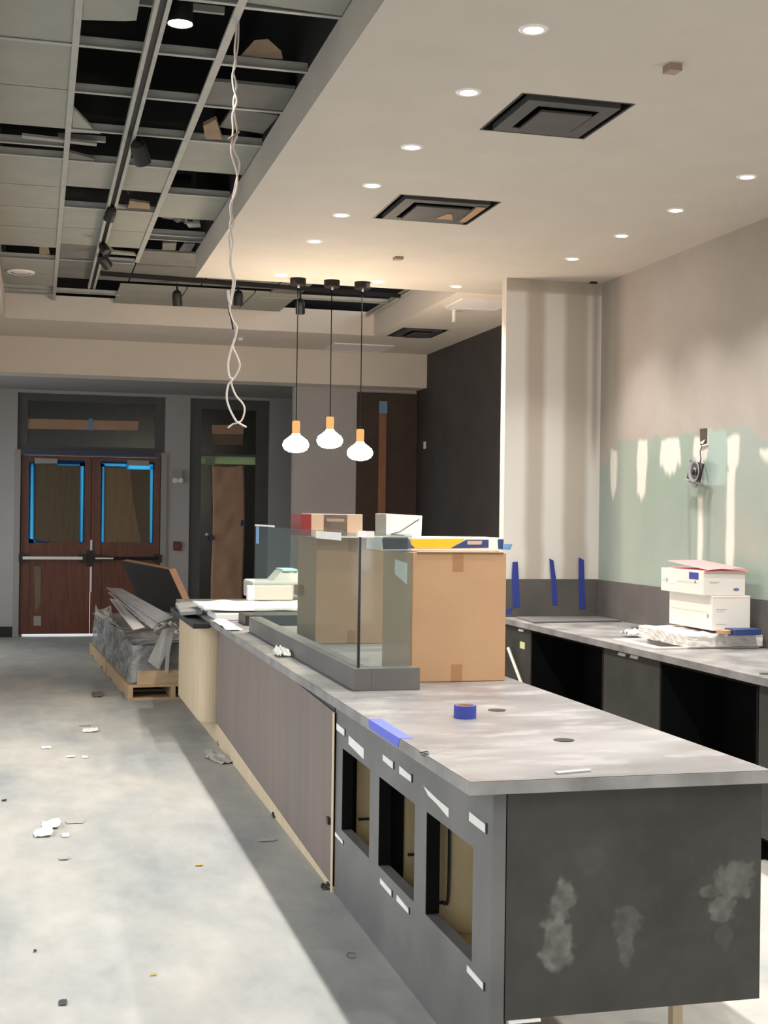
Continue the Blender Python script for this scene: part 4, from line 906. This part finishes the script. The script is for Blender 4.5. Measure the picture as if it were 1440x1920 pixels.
# blue tape strips holding the backsplash
for q, lab in (([(961,1054),(971,1053),(973,1087),(975,1138),(962,1140),(960,1090)], 'left blue tape strip across the far backsplash'), ([(1030,1047),(1038,1051),(1043,1088),(1046,1135),(1036,1134),(1034,1088)], 'slanting blue tape strip in the middle of the far backsplash'), ([(1085,1045),(1095,1050),(1096,1088),(1098,1141),(1086,1142),(1085,1088)], 'right blue tape strip across the far backsplash')):
    b = MB(); P_ = [atY(x, y, CY-.0225) for x, y in q]; b.hexa(P_, (0, .002, 0)); tag(b.build('blue_tape', M['blue']), lab, 'tape', 'blue tape strips on the backsplash')
tag(MB().hexa([atY(x, y, CY-.0225) for x, y in ((949,1144),(962,1138),(958,1150),(949,1152))], (0, .002, 0)).build('blue_tape', M['blue']), 'short blue tape scrap low on the far backsplash beside the big box', 'tape')

# ------------------------------------------------------------------ white boxes and wrapped goods on the sink
def wcarton(x0, x1, y0, y1, z0, z1, label, rz=0):
    t = thing('white_carton', ((x0+x1)/2, (y0+y1)/2, z0), label, 'box', 'white cartons on the sink')
    B(x0, x1, y0, y1, z0, z1).build('carton', M['white_card'], t, bevel=.004)
    MB().box(x0-.0008, x0+.001, y0+.06, y1-.02, (z0+z1)/2-.002, (z0+z1)/2).box(x0+.0, x1, y0-.0008, y0+.001, z1-.014, z1-.012).build('flap_seam', M['tan_print'], t)
    return t
gz = SL+.01
wc1 = wcarton(3.935, 4.19, 7.26, 7.82, 1.015, 1.225, 'white carton at the bottom of the pair, resting on the wrapped goods')
wc2 = wcarton(3.88, 4.16, 7.27, 7.83, 1.226, 1.372, 'white carton on top of the pair with a blue tape patch')
M['grey_print'] = mat('grey_print', (150, 152, 158), .7); M['blue_print'] = mat('blue_grey_logo', (104, 118, 146), .7)
MB().box(3.879, 3.8805, 7.33, 7.45, 1.318, 1.36).build('tape_patch', M['blue'], wc2)
MB().lathe((3.8795, 7.37, 1.302), [(.009, 0), (.009, .0008)], 16, (-1, 0, 0)).build('round_logo', M['blue_print'], wc2)
MB().box(3.879, 3.8799, 7.62, 7.72, 1.28, 1.312).build('print_block', M['white_pl'], wc2)
MB().box(3.879, 3.8799, 7.74, 7.755, 1.285, 1.31).build('print_mark', M['grey_print'], wc2)
MB().hexa([(4.10+.020*math.cos(k*math.pi/8), 7.2692, 1.262+.0095*math.sin(k*math.pi/8)) for k in range(16)], (0, .0007, 0)).build('oval_logo', M['blue_print'], wc2)
MB().box(3.92, 3.99, 7.2691, 7.27, 1.306, 1.309).box(3.925, 3.98, 7.2691, 7.27, 1.298, 1.2995).build('text_line', M['grey_print'], wc2)
MB().box(3.96, 4.03, 7.2591, 7.26, 1.14, 1.143).box(3.965, 4.01, 7.2591, 7.26, 1.128, 1.130).box(3.96, 4.03, 7.2591, 7.26, 1.052, 1.0545).build('text_line', M['grey_print'], wc1)
MB().lathe((3.9345, 7.31, 1.10), [(.0001, 0), (.013, 0), (.013, .0008)], 18, (-1, 0, 0)).build('round_logo', M['grey_print'], wc1)
pf = MB().hexa([(3.885, 7.255, 1.3735), (4.175, 7.25, 1.3735), (4.17, 7.55, 1.3735), (4.12, 7.80, 1.3735), (3.93, 7.82, 1.3735)], (0, 0, .003))
t = thing('pink_folder', (4.0, 7.5, 1.373), 'pink card folder lying on the upper white carton', 'folder')
pf.build('cover', M['pink'], t)
MB().grid(10, 6, lambda u, v: Vector((3.90+.25*u-.02*v, 7.25+.50*v, 1.379+.012*math.sin(u*2.2)*(1-v*.6)+.04*v))).build('flap', M['pink'], t, smooth=True)
wg = thing('wrapped_goods', (3.97, 7.4, gz), 'flat goods in crumpled white plastic lying across the sink', 'wrapped goods')
def bundle(u, v):
    x0, x1, y0, y1 = 3.74, 4.235, 7.19, 7.86
    a = 2*math.pi*u; sx, sy = math.cos(a), math.sin(a); k = 1/max(abs(sx), abs(sy)); r = min(1.0, .06+v*1.5) if v < .63 else 1.0
    h = .10-.004 if v < .63 else .10*(1-(v-.63)/.37)
    x = (x0+x1)/2+(x1-x0)/2*sx*k*r; y = (y0+y1)/2+(y1-y0)/2*sy*k*r
    n1 = .028*nz(x*9, y*9, 1, 2)+.020*nz(x*22, y*22+h*30, 1, 6)
    return Vector((x+n1*.5, y+n1*.5, gz+max(.001, h*.78+.012*nz(x*15, y*15, 1, 9))))
M['film'] = mat('white_plastic_film', (214, 208, 202), .35, .06, 12, .5, 25)
MB().grid(64, 18, bundle).build('plastic_bag', M['film'], wg, smooth=False)
B(3.90, 4.20, 7.24, 7.80, gz+.006, gz+.06).build('goods', M['white_card'], wg)
bx = tag(MB().hexa([(4.00, 7.10, gz+.075), (4.185, 7.12, gz+.075), (4.185, 7.23, gz+.075), (4.00, 7.225, gz+.075)], (0, 0, .036)).build('navy_packet', M['blue_box'], bevel=.003), 'navy packet wedged under the white cartons at the wall side', 'packet')
tag(MB().lathe((3.955, 7.155, gz+.080), [(.03, 0), (.042, .003), (.042, .024), (.03, .027)], 24).build('paper_roll', M['card']), 'tan roll edge showing under the lower white carton', 'roll')
tag(MB().grid(9, 9, lambda u, v: Vector((3.70+.12*u, 7.92+.14*v, SL+.014+.05*abs(nz(u*3, v*3, 1, 2))+.03*abs(nz(u*8, v*8, 1, 5)))), (0, 0, .003)).build('crumpled_film', M['film']), 'crumpled white film tuft behind the wrapped goods', 'plastic film')

# ------------------------------------------------------------------ junction hole and dangling speaker on the right wall
jb = thing('junction_box', (WX, 7.90, 2.18), 'dark open junction hole cut high in the green wallboard', 'junction box')
P = [atX(x, y, WX-.004) for x, y in ((1312,804),(1325,803),(1325,833),(1313,835))]
M['hole'] = mat('brown_hole', (72, 62, 52), .9, .3, 10)
MB().hexa(P, (.003, 0, 0)).build('opening', M['hole'], jb)
MB().hexa([atX(x, y, WX-.010) for x, y in ((1311,836),(1325,832),(1326,834),(1313,839))], (.008, 0, 0)).build('torn_lip', M['white_card'], jb)
MB().hexa([atX(x, y, WX-.010) for x, y in ((1312,830),(1318,826),(1322,824),(1317,833))], (.005, 0, 0)).build('torn_paper', M['white_card'], jb)
spk = thing('wall_speaker', atX(1300, 888, WX-.07), 'square black speaker dangling askew from the junction hole', 'speaker')
P = [atX(x, y, WX-.07) for x, y in ((1294,862),(1318,870),(1310,905),(1287,897))]
MB().hexa(P, (.012, 0, 0)).build('mounting_plate', M['black'], spk, bevel=.003)
c = sum(P, Vector())/4
MB().lathe(c+Vector((-.001, 0, 0)), [(.072, 0), (.076, .006), (.070, .010), (.048, -.004), (.026, -.008), (.024, .0), (.0005, .004)], 32, (-1, 0, 0), close=False).build('cone', M['grey_print'], spk, smooth=True)
MB().lathe(c+Vector((-.012, -.01, -.005)), [(.022, 0), (.018, .008), (.0005, .011)], 18, (-1, 0, 0)).build('dust_cap', M['black'], spk, smooth=True)
MB().hexa([atX(x, y, WX-.06) for x, y in ((1283,898),(1305,908),(1303,914),(1281,904))], (.02, 0, 0)).build('bracket', M['grey_print'], spk)
MB().tube(smooth_path([atX(1316, 836, WX-.01), atX(1313, 848, WX-.03), atX(1314, 860, WX-.05), atX(1312, 872, WX-.055)]), .004, 6).build('lead', M['grey_metal'], spk)

# ------------------------------------------------------------------ scraps on the floor
def bit(px, py, w, d, m, label, cat, curl=.02, k=1, rz=0):
    p = atZ(px, py, .003)
    c, s = math.cos(rz), math.sin(rz)
    fn = lambda u, v: p+Vector((c*(u-.5)*w-s*(v-.5)*d, s*(u-.5)*w+c*(v-.5)*d, .002+curl*abs(nz(u*2.5, v*2.5, 1, k))+curl*.5*u*u*(1 if k % 2 else 0)))*Vector((1, 1, 1)) if False else Vector((p.x+c*(u-.5)*w*(1-.3*abs(v-.5))-s*(v-.5)*d, p.y+s*(u-.5)*w+c*(v-.5)*d, .003+curl*abs(nz(u*2.5, v*2.5, 1, k))+curl*.6*(u*u if k % 2 else v*v)))
    tag(MB().grid(6, 6, fn, (0, 0, .0015)).build('floor_scrap', M[m]), label, cat)
M['scrap_g'] = mat('grey_torn_paper', (170, 166, 158), .8); M['leaf'] = mat('dry_yellow_leaf', (186, 166, 96), .8)
bit(96, 1548, .10, .16, 'paper', 'torn white paper scrap on the floor, upper of the curled pair', 'paper scrap', .02, 1)
bit(81, 1563, .10, .16, 'paper', 'torn white paper scrap on the floor, lower of the curled pair', 'paper scrap', .02, 3)
bit(123, 1567, .04, .06, 'paper', 'small white fleck right of the curled pair of papers', 'paper scrap', .008, 2)
bit(140, 1540, .10, .10, 'scrap_g', 'flat grey smear of paper beside the curled pair', 'paper scrap', .003, 4)
bit(169, 1370, .12, .15, 'paper', 'white paper chip farthest up the floor near its middle', 'paper scrap', .012, 5)
bit(159, 1360, .10, .06, 'scrap_g', 'thin grey sliver just beyond the farthest white chip', 'paper scrap', .006, 7)
bit(87, 1402, .07, .07, 'paper', 'white chip lying alone toward the left side of the floor', 'paper scrap', .006, 6)
bit(132, 1419, .06, .06, 'paper', 'white chip, left one of two close together', 'paper scrap', .006, 9)
bit(159, 1420, .04, .06, 'paper', 'white chip, right one of two close together', 'paper scrap', .006, 8)
bit(120, 1610, .05, .05, 'scrap_g', 'beige chip below the curled pair of papers', 'paper scrap', .008, 11)
bit(373, 1622, .035, .03, 'leaf', 'dry yellow leaf on the bright floor', 'leaf', .006, 3)
bit(182, 1303, .10, .3, 'brown_box', 'dark crumb of wrapping on the floor before the pallet', 'debris', .02, 5)
bit(8, 1501, .03, .03, 'seal', 'dark crumb at the left edge of the floor', 'debris', .006, 5)
bit(66, 1784, .012, .015, 'seal', 'tiny dark pebble low on the left floor', 'debris', .006, 6)
bit(288, 1828, .025, .01, 'leaf', 'tiny tan chip low in the middle of the floor', 'debris', .004, 2)
bit(412, 1425, .13, .30, 'scrap_g', 'curled grey paper flake lying in the island shadow', 'paper scrap', .03, 7, .3)
bit(391, 1414, .05, .18, 'scrap_g', 'narrow grey flake in the island shadow beyond the curled one', 'paper scrap', .02, 3)
bit(500, 1575, .10, .05, 'scrap_g', 'flat grey paper strip at the shadow edge beside the hardboard', 'paper scrap', .004, 2)
bit(612, 1665, .05, .05, 'seal', 'dark scrap at the foot of the hardboard near corner', 'debris', .03, 5)
bit(515, 1532, .03, .05, 'seal', 'dark scrap at the foot of the hardboard midway', 'debris', .02, 8)
bit(411, 1396, .03, .09, 'seal', 'dark scrap at the foot of the kick strip near the rounded end', 'debris', .02, 6)
bit(118, 1880, .03, .05, 'grey_metal', 'grey smudge of dirt low on the left floor', 'debris', .003, 3)
tag(MB().tube(smooth_path([atZ(x, y, .003) for x, y in ((668,1788),(655,1786),(650,1791),(656,1796),(667,1795))]), .0012, 6).build('wire_loop', M['grey_metal']), 'thin bent wire loop on the floor in the island shadow', 'wire')
